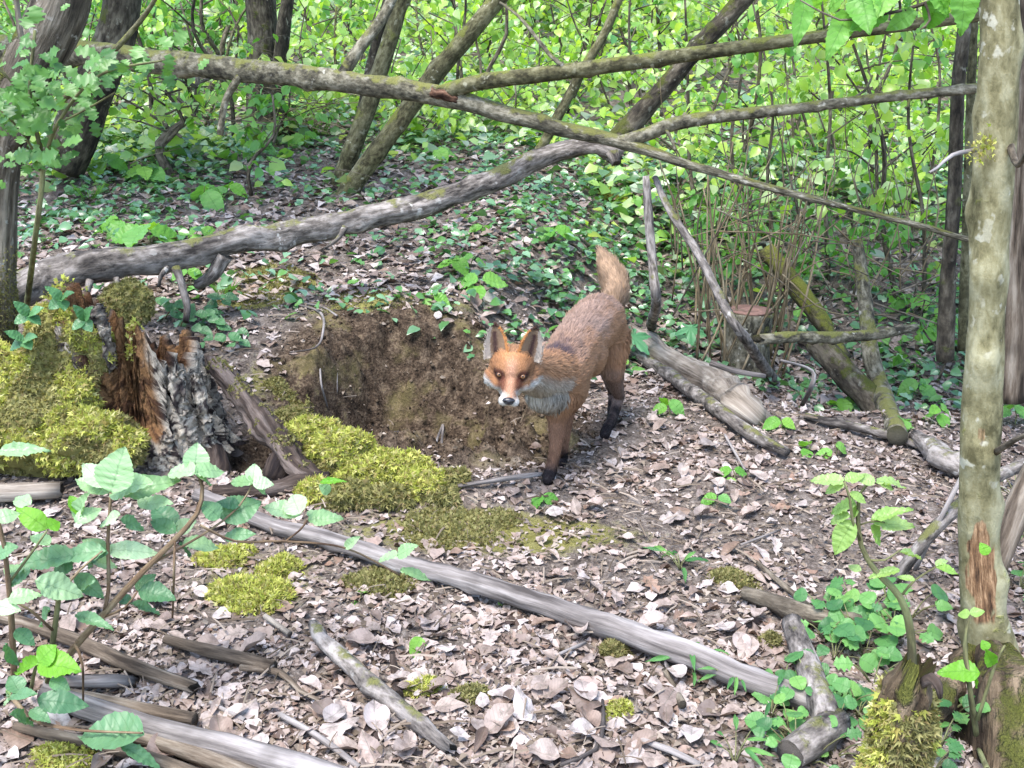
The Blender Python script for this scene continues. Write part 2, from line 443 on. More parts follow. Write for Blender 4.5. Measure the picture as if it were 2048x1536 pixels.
def simple_leaf(wid=.36, fold=.2, droop=.2):
    V = np.array([(0, 0, 0), (-wid, .42, fold * wid), (0, .5, 0), (wid, .42, fold * wid), (0, 1, -droop)])
    F = np.array([(0, 2, 1), (0, 3, 2), (1, 2, 4), (2, 3, 4)])
    return V, F, np.array([(.5, 0), (0, .42), (.5, .5), (1, .42), (.5, 1)])
def frames(dirs, nrm):
    d = dirs / (np.linalg.norm(dirs, axis=1)[:, None] + 1e-9)
    n = nrm - d * np.sum(nrm * d, 1)[:, None]; n /= np.linalg.norm(n, axis=1)[:, None] + 1e-9
    s = np.cross(d, n)
    return np.stack([s, d, n], -1)                    # columns: across, along, up
def scatter(shape, pos, M, scale):
    V, F, U = shape; K, n = len(pos), len(V)
    W = np.einsum('kij,nj->kni', M, V) * scale[:, None, None] + pos[:, None, :]
    FF = (F[None] + (np.arange(K) * n)[:, None, None]).reshape(-1, F.shape[1])
    return W.reshape(-1, 3), FF, np.tile(U, (K, 1))
def ground_normal(x, y, e=.03):
    hx = (height(x + e, y) - height(x - e, y)) / (2 * e); hy = (height(x, y + e) - height(x, y - e)) / (2 * e)
    n = np.stack([-hx, -hy, np.ones_like(hx)], -1); return n / np.linalg.norm(n, axis=1)[:, None]
def rand_dir(rs, k):
    a = rs.random(k) * 2 * np.pi; return np.stack([np.cos(a), np.sin(a), np.zeros(k)], -1)
def in_view(x, y, m=.12):
    return np.abs(x) < (1024 / FPX + m) * (y * cp + .5) + .15

# ------------------------------------------------------------------ leaf litter
DRY = [(.045, .03, .024), (.22, .165, .135), (.32, .255, .22), (.42, .355, .32), (.19, .125, .09), (.36, .295, .265), (.49, .435, .41), (.10, .066, .05), (.33, .26, .225), (.44, .38, .355), (.24, .15, .105)]
dry_i = leafmat('dry_leaf_mass', DRY, .12, (1.2, 1., .8), .5, .35, True, False, 55)
dry_o = leafmat('dry_leaf', DRY[1:], .12, (1.2, 1., .8), .5, .35, False, True, 2.2)
rs = np.random.default_rng(11)
def litter(k, y0, y1, shape, smin, smax, keep, lift=.012, tilt=.35):
    y = y0 * (y1 / y0) ** rs.random(k); x = (rs.random(k) * 2 - 1) * (.56 * y + .35)
    ok = rs.random(k) < keep(x, y); x, y = x[ok], y[ok]; k = len(x)
    n = ground_normal(x, y) + rs.standard_normal((k, 3)) * tilt * .6
    n[:, 2] = np.abs(n[:, 2]) + .15
    z = height(x, y) + rs.random(k) * lift
    sc = smin + (smax - smin) * rs.random(k) ** 1.5
    M = frames(rand_dir(rs, k), n)
    pos = np.stack([x, y, z], -1) - M[:, :, 1] * (sc * .5)[:, None]
    pos[:, 2] = np.maximum(pos[:, 2], height(pos[:, 0], pos[:, 1]) + .002)
    return scatter(shape, pos, M, sc)
def keep_litter(x, y):
    q = pit_field(x, y); s = sstep(.8, 2.0, q)
    clear = fb2(x, y, 3.2, 2, 21.)
    k = (.07 + .93 * s) * (.62 + .38 * sstep(-.5, .3, clear)) * (1 - .55 * np.clip(moss_field(x, y), 0, 1))
    k = k * (1 - .72 * np.exp(-((x - .5) / .55) ** 2 - ((y - 2.3) / .24) ** 2)) * (.72 + .28 * sstep(-.3, .3, fb2(x, y, 6, 3, 51.)))      # trodden soil right of the fox
    k = k * (1 - .80 * np.exp(-((x + .5) / .42) ** 2 - ((y - 3.2) / .33) ** 2)) * (1 - .97 * np.exp(-((x + .70) / .13) ** 2 - ((y - 2.68) / .14) ** 2))
    return np.clip(k * np.where(y > 5, np.exp(-(y - 5) * .3), 1), 0, 1)
shapes = [leaf_shape('ovate', 6, .30, .15, .10, 0, .15, .05, 3, 1), leaf_shape('ovate', 6, .34, -.1, -.1, 0, -.2, .06, 3, 2),
          leaf_shape('obovate', 6, .26, .3, .2, 0, .1, .08, 3, 3), leaf_shape('lobed', 8, .30, .05, .1, 0, .2, .05, 3, 4), leaf_shape('ovate', 5, .40, .05, -.2, 0, .3, .07, 3, 5), leaf_shape('lance', 5, .20, .9, .3, 0, .4, .10, 3, 6), leaf_shape('lobed', 9, .26, -.3, -.3, 0, -.3, .10, 3, 7)]
bits = simple_leaf(.30, .5, .3); SMALL = [(v_, np.array([(0, 2, 4, 1), (0, 3, 4, 2)]), u_) for v_, f_, u_ in (simple_leaf(.34, .3, .3), simple_leaf(.24, .6, .1), simple_leaf(.42, -.2, -.2))]
Vs, Fs, Us, o = [], [], [], 0
def addto(r):
    global o
    V, F, U = r
    if F.shape[1] == 3: F = np.concatenate([F, F[:, 2:3]], 1)
    Vs.append(V); Fs.append(F + o); Us.append(U); o += len(V)
for k, s in enumerate(shapes):
    addto(litter(2700, 1.15, 4.3, s, .020, .050, keep_litter, .005, .22)); addto(litter(2600, 1.15, 4.0, SMALL[k % 3], .010, .026, keep_litter, .009, .38))
    addto(litter(1700, 3.5, 6.6, SMALL[k % 3], .035, .075, keep_litter, .02, .45)); addto(litter(900, 5.5, 9.0, SMALL[k % 3], .04, .085, keep_litter, .02, .4))
V, F, U = np.concatenate(Vs), np.concatenate(Fs), np.concatenate(Us)
lo = place('leaf_litter', V, F, dry_i, None, (0, 0, 0), uv=U); tag(lo, 'pale brown dead leaves covering the forest floor', 'leaf litter', kind='stuff')
def keep_bits(x, y):
    return np.clip(.30 + .7 * sstep(.9, 2., pit_field(x, y)), 0, 1)
b = [litter(24000, 1.1, 4.2, bits, .006, .022, keep_bits, .012, .9)]
STK = (np.array([(-.03, 0, 0), (.03, 0, 0), (.025, .5, .05), (-.025, .5, .05), (.015, 1, 0), (-.015, 1, 0), (0, 0, .05), (0, .5, .10), (0, 1, .04)]), np.array([(0, 6, 7), (0, 7, 3), (6, 1, 2), (6, 2, 7), (3, 7, 8), (3, 8, 5), (7, 2, 4), (7, 4, 8)]), np.zeros((9, 2)))
b.append(litter(2600, 1.1, 4.2, STK, .02, .075, keep_bits, .022, .25))
Vs, Fs, Us, o = [], [], [], 0
for r_ in b:
    Vs.append(r_[0]); Fs.append(r_[1] + o); Us.append(r_[2]); o += len(r_[0])
V, F, U = np.concatenate(Vs), np.concatenate(Fs), np.concatenate(Us)
bo = place('litter_fragments', V, F, leafmat('fragments', [(.06, .04, .028), (.2, .15, .115), (.33, .27, .225), (.10, .07, .05), (.24, .19, .15)], .1, (1.2, 1, .8), .7, .2), None, (0, 0, 0), uv=U)
tag(bo, 'crumbled leaf fragments and crumbs of soil between the leaves', 'leaf crumbs', kind='stuff')
# crumbs of dug-out soil lying in the burrow
clod_ico = np.array([(0, 0, 1), (.9, 0, .1), (0, .9, -.1), (-.9, 0, .2), (0, -.9, 0), (0, 0, -1)]), np.array([(0, 1, 2), (0, 2, 3), (0, 3, 4), (0, 4, 1), (5, 2, 1), (5, 3, 2), (5, 4, 3), (5, 1, 4)]), np.zeros((6, 2))
k = 6000; y = 2.5 + 1.0 * rs.random(k); x = -.75 + 1.15 * rs.random(k); ok = pit_field(x, y) < 1.5; x, y = x[ok], y[ok]; k = len(x)
sc = .002 + .008 * rs.random(k) ** 5
A = rs.standard_normal((k, 3)); B = rs.standard_normal((k, 3))
V, F, U = scatter(clod_ico, np.stack([x, y, height(x, y) + sc * .4], -1), frames(A, B), sc)
m, t, out = new_mat('soil_clods'); nb = NB(t)
bsdf(t, nb, out, nb.ramp(nb.n('NewGeometry').outputs['Random Per Island'], [(0, (.03, .02, .013)), (.6, (.10, .07, .046)), (1, (.22, .165, .115))]), .95, .1, nb.noise(nb.n('TexCoord').outputs['Object'], 110, 5, .7), 1., .02)
so = place('soil_crumbs', V, F, m, None, (0, 0, 0)); tag(so, 'loose brown soil crumbs in the burrow', 'soil crumbs', kind='stuff')

# the dead leaves that show largest, each one a thing
proto = []
for k, a in enumerate([('ovate', 8, .30, .1, .15, 0, .2, .03, 5, 31), ('ovate', 8, .34, -.1, -.2, .06, -.3, .04, 5, 32), ('obovate', 8, .29, .2, .3, 0, .3, .05, 5, 33), ('lobed', 12, .30, .05, .2, 0, .3, .04, 5, 34), ('round', 8, .36, .0, -.25, 0, .5, .05, 5, 35), ('lance', 8, .2, .3, .2, 0, .5, .03, 5, 36)]):
    V, F, U = leaf_shape(*a); me = mesh_np('dry_leaf', V - np.array([0, .5, 0]), F, uv=U); me.materials.append(dry_o); proto.append(me)
MARKS = [(90, 1320, 'the bright green bramble trio'), (250, 1365, 'the splintered grey stick'), (200, 1290, 'the long purplish stick'), (440, 1310, 'the blunt brown stick'), (330, 1430, 'the thick bottom left pole'), (560, 1190, 'the yellow moss cushion'), (690, 1330, 'the decayed lichen branch'), (850, 1470, 'the lower end of the decayed branch'), (790, 1370, 'the small standing stub'), (845, 1300, 'the single leaf sprout'), (845, 1385, 'the bright moss tuft by the stub'), (950, 1395, 'the brownish moss tuft'), (1000, 1250, 'the middle of the long pole'), (1240, 1430, 'the round yellow green moss tuft'), (1230, 1320, 'the green moss tuft under the long pole'), (1345, 1375, 'the slanting dark stub'), (1180, 1490, 'the thin forked stick'), (1340, 1505, 'the small pale twig low in the middle'), (1000, 1480, 'the bottom edge right of centre'), (600, 1480, 'the bottom edge left of centre'),
    (1460, 1160, 'the flat olive moss patch'), (1540, 1200, 'the dark knobbly branch'), (1360, 1140, 'the narrow leaved plant right of the pole'), (1100, 1000, 'the front paw of the fox'), (1250, 1100, 'the open litter right of the long pole'), (1450, 1000, 'the green sprouts on the trodden soil'), (1340, 1260, 'the upper side of the long pole'), (1215, 870, 'the hind paw of the fox'), (1340, 830, 'the seedling below the grey stick'), (1500, 870, 'the lower end of the long grey stick'), (1420, 930, 'the open ground right of the fox'), (250, 465, 'the pale seedlings above the grey log'), (410, 410, 'the bright seedling by the thin tree'), (500, 480, 'the top of the sloping grey log'), (150, 450, 'the leaning tree at the left edge'), (960, 590, 'the tall bright seedling above the fox'), (880, 600, 'the right rim of the burrow'), (1040, 640, 'the ears of the fox')]
LOOK = ['flat pale tan', 'broad pale', 'narrow curled', 'wavy lobed', 'round cupped', 'slim folded']
USED = set()
def mark(u, v):
    return min(MARKS, key=lambda m_: (m_[0] - u) ** 2 + (1.6 * (m_[1] - v)) ** 2)[2]
zones = [((0, 1180, 760, 1536), 75, 'dry pale brown leaf among the dead sticks in front of the bramble', 'dead leaves by the front sticks'),
         ((700, 1240, 1420, 1536), 75, 'dry curled leaf on the litter below the long diagonal pole', 'dead leaves below the long pole'),
         ((1060, 985, 1560, 1300), 55, 'dry tan leaf on the litter above the long diagonal pole', 'dead leaves above the long pole'),
         ((1200, 800, 1560, 985), 35, 'dry brown leaf on the bare ground beside the hind paw of the fox', 'dead leaves beside the fox'),
         ((120, 400, 560, 520), 30, 'dry pinkish leaf on the slope above the sloping grey log', 'dead leaves above the sloping log'),
         ((830, 560, 1060, 660), 14, 'dry brown leaf on the bank behind the ears of the fox', 'dead leaves behind the fox')]
rr = random.Random(4)
for (u0, v0, u1, v1), n, lab, grp in zones:
    for k in range(n):
        uu, vv = rr.uniform(u0, u1), rr.uniform(v0, v1); pk = rr.randrange(6); p = G(uu, vv, .012)
        L = rr.uniform(.038, .068)
        nn = Vector(ground_normal(np.array([p.x]), np.array([p.y]))[0]) + Vector((rr.gauss(0, .2), rr.gauss(0, .2) - .06, 0)); nn.normalize()
        a = rr.random() * 6.283; d = Vector((math.cos(a), math.sin(a), 0)); d = (d - nn * d.dot(nn)).normalized(); s = d.cross(nn)
        M = Matrix((s, d, nn)).transposed().to_4x4() @ Matrix.Diagonal((L * rr.uniform(.85, 1.15), L, L * rr.uniform(.6, 1.3), 1))
        M.translation = p + Vector((0, 0, .004))
        ob = link('dry_leaf', proto[pk], None, None, M); 
        lab = '%s%s dry leaf by %s' % ('small ' if L < .047 else 'large ' if L > .059 else '', LOOK[pk], mark(uu, vv))
        if lab in USED:
            c_ = math.cos(a); lab += ', tip ' + (('right' if c_ > 0 else 'left') if abs(c_) > .7 else ('back' if math.sin(a) > 0 else 'front'))
        USED.add(lab); tag(ob, lab, 'dead leaf', grp)
# ------------------------------------------------------------------ wood
B_LOG = bark('bark_grey_log', (.03, .026, .024), (.14, .122, .108), (.30, .268, .245), .35, 70, (.42, .40, .37), (.15, .15, .05), -.25)
B_MOSSLOG = bark('bark_lichen_log', (.03, .027, .02), (.12, .108, .075), (.26, .238, .18), .6, 70, (.40, .38, .32), (.17, .17, .05), .12)
B_GREEN = bark('bark_green_stem', (.032, .029, .016), (.095, .088, .046), (.18, .168, .10), .6, 70, (.36, .35, .26), (.15, .16, .04), .12)
B_TREE = bark('bark_smooth_tree', (.07, .063, .03), (.20, .18, .095), (.31, .29, .18), .55, 40, (.40, .385, .30), (.2, .22, .03), .0, bd=.006)
B_DARK = bark('bark_dark', (.018, .015, .012), (.06, .05, .036), (.14, .12, .09), .4, 50, (.2, .19, .15), (.07, .08, .015), .2)
B_OAK = bark('bark_furrowed', (.022, .018, .014), (.12, .10, .075), (.30, .26, .205), .14, 48, (.45, .43, .38), (.14, .17, .02), .05, bd=.03)
B_MOSSY = bark('bark_dark_mossy', (.02, .017, .012), (.07, .06, .036), (.14, .12, .08), .5, 50, None, (.16, .17, .03), .55)
B_POLE = bark('weathered_pole', (.05, .043, .04), (.17, .15, .14), (.31, .283, .268), .07, 60, None, None)
B_BROWN = bark('weathered_brown', (.03, .022, .016), (.125, .096, .07), (.27, .228, .18), .1, 65, None, None)
B_ROOTY = bark('bark_earthy_root', (.022, .015, .010), (.10, .072, .045), (.22, .165, .11), .3, 40, None, (.14, .15, .03), .0, bd=.03)
B_PALE = bark('bare_pale_wood', (.07, .054, .04), (.22, .185, .15), (.36, .32, .27), .08, 60, None, None)
B_TWIG = bark('twig_bark', (.03, .024, .018), (.10, .082, .06), (.20, .17, .13), .3, 90, None, None)
B_SHOOT = bark('dry_shoot', (.07, .05, .03), (.19, .145, .085), (.32, .26, .17), .1, 120, None, None)
B_ROT = bark('rotten_root', (.016, .012, .012), (.055, .04, .032), (.145, .115, .10), .12, 70, None, None, bd=.01)
B_SCAR = bark('torn_reddish_bark', (.03, .015, .010), (.13, .07, .045), (.26, .17, .12), .3, 90)
def path(pts):
    """(u, v, y or None, width in px): None rests the piece on the ground"""
    C, r = [], []
    for (u, v, y, wd) in pts:
        if y is None:
            p = G(u, v, 0); rad = px(wd / 2, p); p = G(u, v, rad * .9 + (.012 if p.y < 3 else .004))
        else: p = P(u, v, y); rad = px(wd / 2, p)
        C.append(p); r.append(rad)
    return C, r
SEED = [1.]
def wood(name, label, cat, pts, mat, parent=None, group=None, seg=12, rough=.09, step=.025, wob=0., jag=(0, 0), kn=0, stubs=(), sit=False):
    SEED[0] += 1.37
    C, r = path(pts)
    V, F, B = tube(C, r, seg, step, rough, SEED[0], wob, jag, kn)
    o = place(name, V, F, mat, parent, None if parent else C[0], attrs={'bk': B})
    if parent is None: tag(o, label, cat, group)
    for s in stubs:
        C2, r2 = path(s); SEED[0] += .7
        V, F, B = tube(C2, r2, 8, .015, .1, SEED[0], 0, (0, .01))
        place('branch_stub', V, F, mat, o, None, attrs={'bk': B})
    return o

# --- the fork of fallen trunk lying across the top of the picture
ut = empty('fallen_tree', P(150, 105, 4.3), 'fallen lichen covered trunk forking into branches across the top', 'fallen tree')
wood('trunk', None, None, [(-330, 70, 4.75, 56), (-40, 92, 4.55, 54), (150, 108, 4.35, 50), (400, 130, 4.1, 47), (700, 165, 3.85, 43), (890, 196, 3.7, 41), (1010, 226, 3.62, 33), (1120, 256, 3.55, 30), (1250, 287, 3.46, 26), (1400, 337, 3.36, 17), (1600, 390, 3.22, 14), (1800, 440, 3.1, 12), (1940, 478, 3.0, 12), (2060, 505, 2.9, 9)], B_MOSSLOG, ut, seg=16, kn=9, rough=.1, wob=.004)
wood('branch', None, None, [(880, 188, 3.69, 32), (960, 165, 3.62, 32), (1130, 143, 3.5, 31), (1300, 120, 3.4, 30), (1500, 92, 3.28, 27), (1700, 65, 3.15, 24), (1950, 32, 3.0, 24), (2120, 5, 2.9, 20)], B_GREEN, ut, rough=.05, kn=4)
wood('branch', None, None, [(1235, 285, 3.47, 26), (1290, 270, 3.44, 28), (1350, 247, 3.4, 28), (1450, 232, 3.34, 25), (1600, 216, 3.26, 22), (1760, 196, 3.17, 20), (1940, 178, 3.05, 21), (2080, 165, 2.98, 18)], B_MOSSLOG, ut, rough=.07, kn=4)
wood('branch', None, None, [(685, 150, 3.86, 26), (720, 95, 3.9, 24), (765, 35, 3.95, 22), (800, -40, 4.0, 20)], B_MOSSLOG, ut, rough=.06)
for a in [[(1130, 135, 3.49, 10), (1100, 110, 3.5, 9), (1040, 35, 3.55, 7), (1000, 5, 3.6, 5)], [(1330, 254, 3.4, 8), (1345, 285, 3.38, 6), (1350, 300, 3.36, 4)], [(480, 150, 4.0, 16), (450, 205, 4.02, 15), (440, 270, 4.02, 14)],
          [(300, 135, 4.2, 9), (340, 110, 4.15, 7), (330, 60, 4.1, 5)], [(1690, 208, 3.2, 7), (1730, 180, 3.2, 5), (1745, 150, 3.2, 4)], [(1820, 195, 3.13, 6), (1815, 215, 3.1, 4)]]:
    wood('side_twig', None, None, a, B_MOSSLOG, ut, seg=8, rough=.05)
C, r = path([(862, 184, 3.668, 26), (890, 192, 3.66, 30), (918, 200, 3.655, 20)])
V, F, B = tube(C, [q * .62 for q in r], 14, .008, .5, 3.3); place('bark_scar', V, F, B_SCAR, ut, None, attrs={'bk': B})

# --- sloping grey log resting across the mound
wood('grey_log', 'thick weathered grey log sloping up from the mossy stump', 'log',
     [(-60, 640, 3.10, 70), (30, 590, 3.14, 72), (90, 563, 3.2, 74), (200, 535, 3.25, 58), (330, 512, 3.3, 58), (450, 487, 3.38, 50), (600, 465, 3.5, 49), (700, 442, 3.56, 46), (830, 415, 3.62, 48), (960, 370, 3.7, 44), (1050, 332, 3.75, 42), (1120, 304, 3.78, 36), (1180, 295, 3.78, 36), (1240, 306, 3.76, 34)],
     B_LOG, seg=22, rough=.2, kn=13, jag=(0, .02), wob=.010,
     stubs=[[(352, 535, 3.28, 18), (362, 565, 3.25, 15), (374, 610, 3.22, 15), (372, 640, 3.2, 14)], [(180, 560, 3.2, 15), (175, 582, 3.18, 12)], [(232, 555, 3.22, 12), (240, 590, 3.2, 9)], [(335, 535, 3.27, 12), (322, 552, 3.24, 9), (318, 570, 3.22, 6)], [(690, 455, 3.5, 14), (675, 478, 3.46, 9), (650, 496, 3.44, 5)], [(450, 510, 3.36, 34), (425, 550, 3.36, 28), (395, 570, 3.37, 22)], [(1225, 305, 3.74, 26), (1232, 325, 3.72, 20)]])

# --- left tree with the leaning trunk
lt = empty('leaning_tree', G(0, 730), 'mossy oak like tree leaning at the left edge beside the stump', 'tree')
wood('trunk', None, None, [(-15, 790, 2.86, 110), (-12, 700, 2.86, 84), (-10, 560, 2.86, 82), (-8, 400, 2.86, 82), (2, 300, 2.86, 88), (30, 200, 2.86, 100), (72, 110, 2.86, 108), (112, 30, 2.86, 108), (135, -60, 2.86, 104), (150, -200, 2.86, 100)], B_OAK, lt, seg=22, rough=.07, step=.02)
wood('branch', None, None, [(30, 290, 2.8, 24), (75, 230, 2.7, 20), (60, 150, 2.62, 14), (40, 60, 2.6, 12), (30, -40, 2.6, 10)], B_OAK, lt, seg=8)
wood('branch', None, None, [(60, 240, 2.75, 18), (150, 180, 2.65, 13), (220, 110, 2.6, 12), (290, 30, 2.55, 10), (330, -40, 2.5, 8)], B_GREEN, lt, seg=8, rough=.05)

# --- dark leaning trunk beyond it, behind the fallen tree
dt = empty('dark_tree', G(155, 285), 'dark mossy trunk leaning behind the fallen tree at upper left', 'tree')
wood('trunk', None, None, [(120, 330, 5.0, 100), (150, 270, 5.0, 92), (185, 180, 5.0, 82), (225, 90, 5.0, 76), (245, 0, 5.0, 72), (255, -120, 5.0, 70)], B_DARK, dt, seg=16)
dt2 = empty('dark_tree', G(540, 250, 0), 'stout dark trunk with brushwood at its foot, behind the fallen tree', 'tree')
wood('trunk', None, None, [(535, 270, 6.2, 95), (530, 180, 6.2, 74), (525, 60, 6.2, 62), (515, -60, 6.2, 58)], B_DARK, dt2, seg=14)
wood('trunk', None, None, [(545, 250, 6.15, 40), (560, 120, 6.1, 30), (575, 0, 6.1, 26), (580, -60, 6.1, 24)], B_DARK, dt2, seg=10)

# --- coppiced hazel in the middle
for lab, pts, mt in [('straight greenish hazel stem rising behind the grey log', [(672, 395, 5.0, 40), (700, 310, 5.0, 37), (738, 210, 5.0, 35), (770, 110, 5.0, 33), (797, 20, 5.0, 31), (815, -80, 5.0, 36)], B_GREEN),
                     ('thin black stem close beside the straight hazel stem', [(700, 330, 5.12, 20), (722, 230, 5.12, 20), (742, 130, 5.12, 20), (765, 40, 5.12, 19), (790, -60, 5.12, 18)], B_DARK),
                     ('strongly leaning hazel stem crossing behind the fallen trunk', [(668, 425, 4.85, 42), (720, 350, 4.85, 39), (790, 255, 4.85, 37), (870, 150, 4.85, 36), (945, 60, 4.85, 35), (1010, -20, 4.85, 33), (1060, -90, 4.85, 38)], B_GREEN)]:
    e = empty('hazel_stem', path([pts[0]])[0][0], lab, 'tree', 'coppiced hazel stems')
    wood('trunk', None, None, pts, mt, e, seg=14, rough=.05, kn=4)
e = empty('dark_tree', G(1225, 290), 'dark rough trunk leaning to the upper right behind the branches', 'tree')
wood('trunk', None, None, [(1210, 320, 4.4, 46), (1250, 262, 4.4, 42), (1320, 185, 4.4, 38), (1385, 108, 4.4, 36), (1440, 50, 4.4, 35), (1510, -30, 4.4, 40)], B_DARK, e, seg=14, rough=.12, kn=5)
e = empty('thin_tree', G(1085, 300), 'slim bare stem slanting between the two hazel branches', 'tree')
wood('trunk', None, None, [(1070, 320, 5.0, 22), (1115, 235, 5.0, 20), (1160, 150, 5.0, 19), (1210, 65, 5.0, 18), (1245, -20, 5.0, 16)], B_GREEN, e, seg=10)
e = empty('dark_tree', G(1905, 560), 'dark upright trunk just behind the smooth tree at right', 'tree')
wood('trunk', None, None, [(1890, 720, 3.3, 36), (1896, 560, 3.3, 31), (1908, 400, 3.3, 28), (1915, 200, 3.3, 27), (1930, 40, 3.3, 26), (1940, -60, 3.3, 30)], B_DARK, e, seg=12)
wood('trunk', None, None, [(1925, 700, 3.4, 20), (1935, 400, 3.4, 18), (1945, 100, 3.4, 18), (1950, -60, 3.4, 16)], B_GREEN, e, seg=10)
e = empty('dark_tree', G(2030, 640), 'brown trunk at the right edge behind the smooth tree', 'tree')
wood('trunk', None, None, [(2020, 800, 2.9, 60), (2030, 560, 2.9, 44), (2038, 300, 2.9, 40), (2045, 100, 2.9, 38), (2050, -60, 2.9, 36)], B_BROWN, e, seg=12)

# --- the smooth tree at the right
rt = empty('smooth_tree', G(1985, 1340), 'smooth greenish grey tree with a torn bark wound at right', 'tree')
pts = [(2000, 1400, 1.70, 150), (1985, 1310, 1.70, 112), (1968, 1220, 1.70, 92), (1960, 1100, 1.70, 82), (1960, 980, 1.70, 82), (1966, 820, 1.70, 80), (1975, 640, 1.70, 74), (1980, 500, 1.70, 80), (1986, 330, 1.70, 86), (1994, 180, 1.70, 84), (2000, 40, 1.70, 80), (2004, -120, 1.70, 78)]
C, r = path(pts); V, F, B = tube(C, [q_ * .93 for q_ in r], 40, .012, .05, 5.5, kn=9, wob=.003)
# torn wound: bark pushed in along a jagged strip that faces the camera
d = np.stack([(V[:, 0]) * FPX / ((V[:, 1] * cp + (CAM_Z - V[:, 2]) * sp_)) + 1024, 768 - ((V[:, 2] - CAM_Z) * cp + V[:, 1] * sp_) / (V[:, 1] * cp + (CAM_Z - V[:, 2]) * sp_) * FPX], -1)
front = V[:, 1] < 1.715
nz = fbm(V * np.array([60, 60, 18]), 3)
cx = 1950 + (d[:, 1] - 1030) * .09
wound = np.clip(sstep(30, 12, np.abs(d[:, 0] - cx) + 14 * nz - 6 + np.clip(1090 - d[:, 1], 0, 60) * .35) * sstep(1020, 1060, d[:, 1]) * (1 - sstep(1225, 1275, d[:, 1])), 0, 1) * front
w2 = np.clip(sstep(16, 6, np.hypot((d[:, 0] - 1968), (d[:, 1] - 872) * .6) + 8 * nz), 0, 1) * front
wound = np.maximum(wound, .55 * w2)
cen = np.array([(c.x, c.y, c.z) for c in C])
ax = np.stack([np.interp(V[:, 2], cen[:, 2], cen[:, k]) for k in range(3)], -1)
V = V - (V - ax) * (wound * (.16 + .10 * nz))[:, None]
def tree_mat():
    m = B_TREE; t = m.node_tree; nb = NB(t)
    p = [n for n in t.nodes if n.type == 'BSDF_PRINCIPLED'][0]; old = p.inputs['Base Color'].links[0].from_socket
    a = nb.n('Attribute', attribute_name='wound').outputs['Fac']; b = nb.n('Attribute', attribute_name='bk').outputs['Vector']
    wc = nb.ramp(nb.noise(nb.scale(b, (1, 1, .12)), 120, 5, .7), [(.35, (.03, .018, .012)), (.5, (.17, .095, .05)), (.65, (.40, .26, .15))])
    nb.set(p, 'Base Color', nb.mix(nb.step(a, .35, .7), old, wc))
tree_mat()
place('trunk', V, F, B_TREE, rt, None, attrs={'bk': B, 'wound': wound})
wood('branch', None, None, [(1985, 1150, 1.74, 46), (2010, 1080, 1.78, 50), (2050, 980, 1.86, 50), (2110, 860, 1.95, 48)], B_BROWN, rt, seg=14, rough=.08)
wood('root', None, None, [(1990, 1300, 1.66, 80), (2020, 1400, 1.56, 190), (2035, 1500, 1.46, 250), (2040, 1640, 1.38, 290)], B_ROOTY, rt, seg=48, rough=.34, step=.01)
wood('root', None, None, [(1975, 1270, 1.70, 50), (1930, 1330, 1.66, 50), (1890, 1400, None, 50), (1870, 1450, None, 36)], B_ROOTY, rt, seg=24, rough=.3, step=.01)
wood('dead_branch', None, None, [(2020, 290, 1.68, 16), (2035, 330, 1.6, 12), (2060, 300, 1.5, 10), (2100, 270, 1.4, 8)], B_TWIG, rt, seg=8)
wood('dead_branch', None, None, [(1950, 300, 1.68, 10), (1905, 310, 1.62, 8), (1875, 335, 1.58, 6), (1858, 345, 1.56, 4)], B_POLE, rt, seg=8)
wood('dead_branch', None, None, [(1990, 905, 1.67, 14), (2030, 880, 1.6, 11), (2070, 862, 1.55, 9)], B_TWIG, rt, seg=8)

# --- ground wood in the middle and right
wood('upright_stick', 'dark upright stick standing behind the rump of the fox', 'stick', [(1303, 655, None, 20), (1312, 600, 3.35, 20), (1306, 520, 3.38, 19), (1296, 430, 3.4, 18), (1292, 352, 3.42, 14)], B_LOG, wob=.004, rough=.12)
wood('pale_leaning_stick', 'thin pale stick with dark bands leaning across the cut stump', 'stick', [(1548, 762, None, 22), (1490, 680, 3.12, 20), (1440, 590, 3.2, 18), (1395, 505, 3.3, 17), (1340, 420, 3.4, 15), (1310, 355, 3.5, 12)], B_LOG, rough=.1, kn=8, wob=.006)
bl_ = wood('barkless_log', 'short thick pale barkless log lying right of the fox', 'log', [(1255, 660, None, 46), (1330, 705, None, 52), (1430, 760, None, 60), (1490, 800, None, 60), (1528, 828, None, 34)], B_PALE, seg=24, rough=.26, jag=(.02, .05), step=.012); bl_.location.z -= .022
wood('grey_stick', 'long grey stick running down below the barkless log', 'stick', [(1240, 690, None, 22), (1330, 745, None, 26), (1430, 815, None, 28), (1500, 865, None, 26), (1575, 905, None, 18)], B_LOG, wob=.004)
wood('crossing_log', 'level mossy branch lying across the upright pale pole', 'branch', [(1525, 678, 3.35, 22), (1600, 674, 3.4, 24), (1680, 674, 3.45, 24), (1760, 668, 3.5, 22), (1830, 655, 3.55, 16)], B_MOSSLOG, rough=.1, kn=4, jag=(.03, .01))
wood('pale_pole', 'pale upright pole leaning behind the level mossy branch', 'pole', [(1795, 872, None, 40), (1765, 790, 3.5, 38), (1742, 710, 3.62, 34), (1732, 620, 3.7, 30), (1722, 540, 3.8, 26), (1715, 480, 3.85, 20)], B_MOSSLOG, rough=.07, kn=5)
wood('dark_log', 'dark damp log in the hollow left of the pale pole', 'log', [(1630, 680, 3.7, 50), (1690, 745, 3.6, 54), (1750, 810, 3.5, 56), (1810, 880, 3.35, 50)], B_DARK, seg=14, rough=.12)  # dark bark along its whole length
wood('mossy_slanting_log', 'moss grown slanting trunk behind the cut stump', 'log', [(1530, 500, 4.3, 36), (1590, 570, 4.2, 38), (1640, 640, 4.1, 34), (1690, 720, 4.0, 30)], B_MOSSY, seg=12, rough=.2)
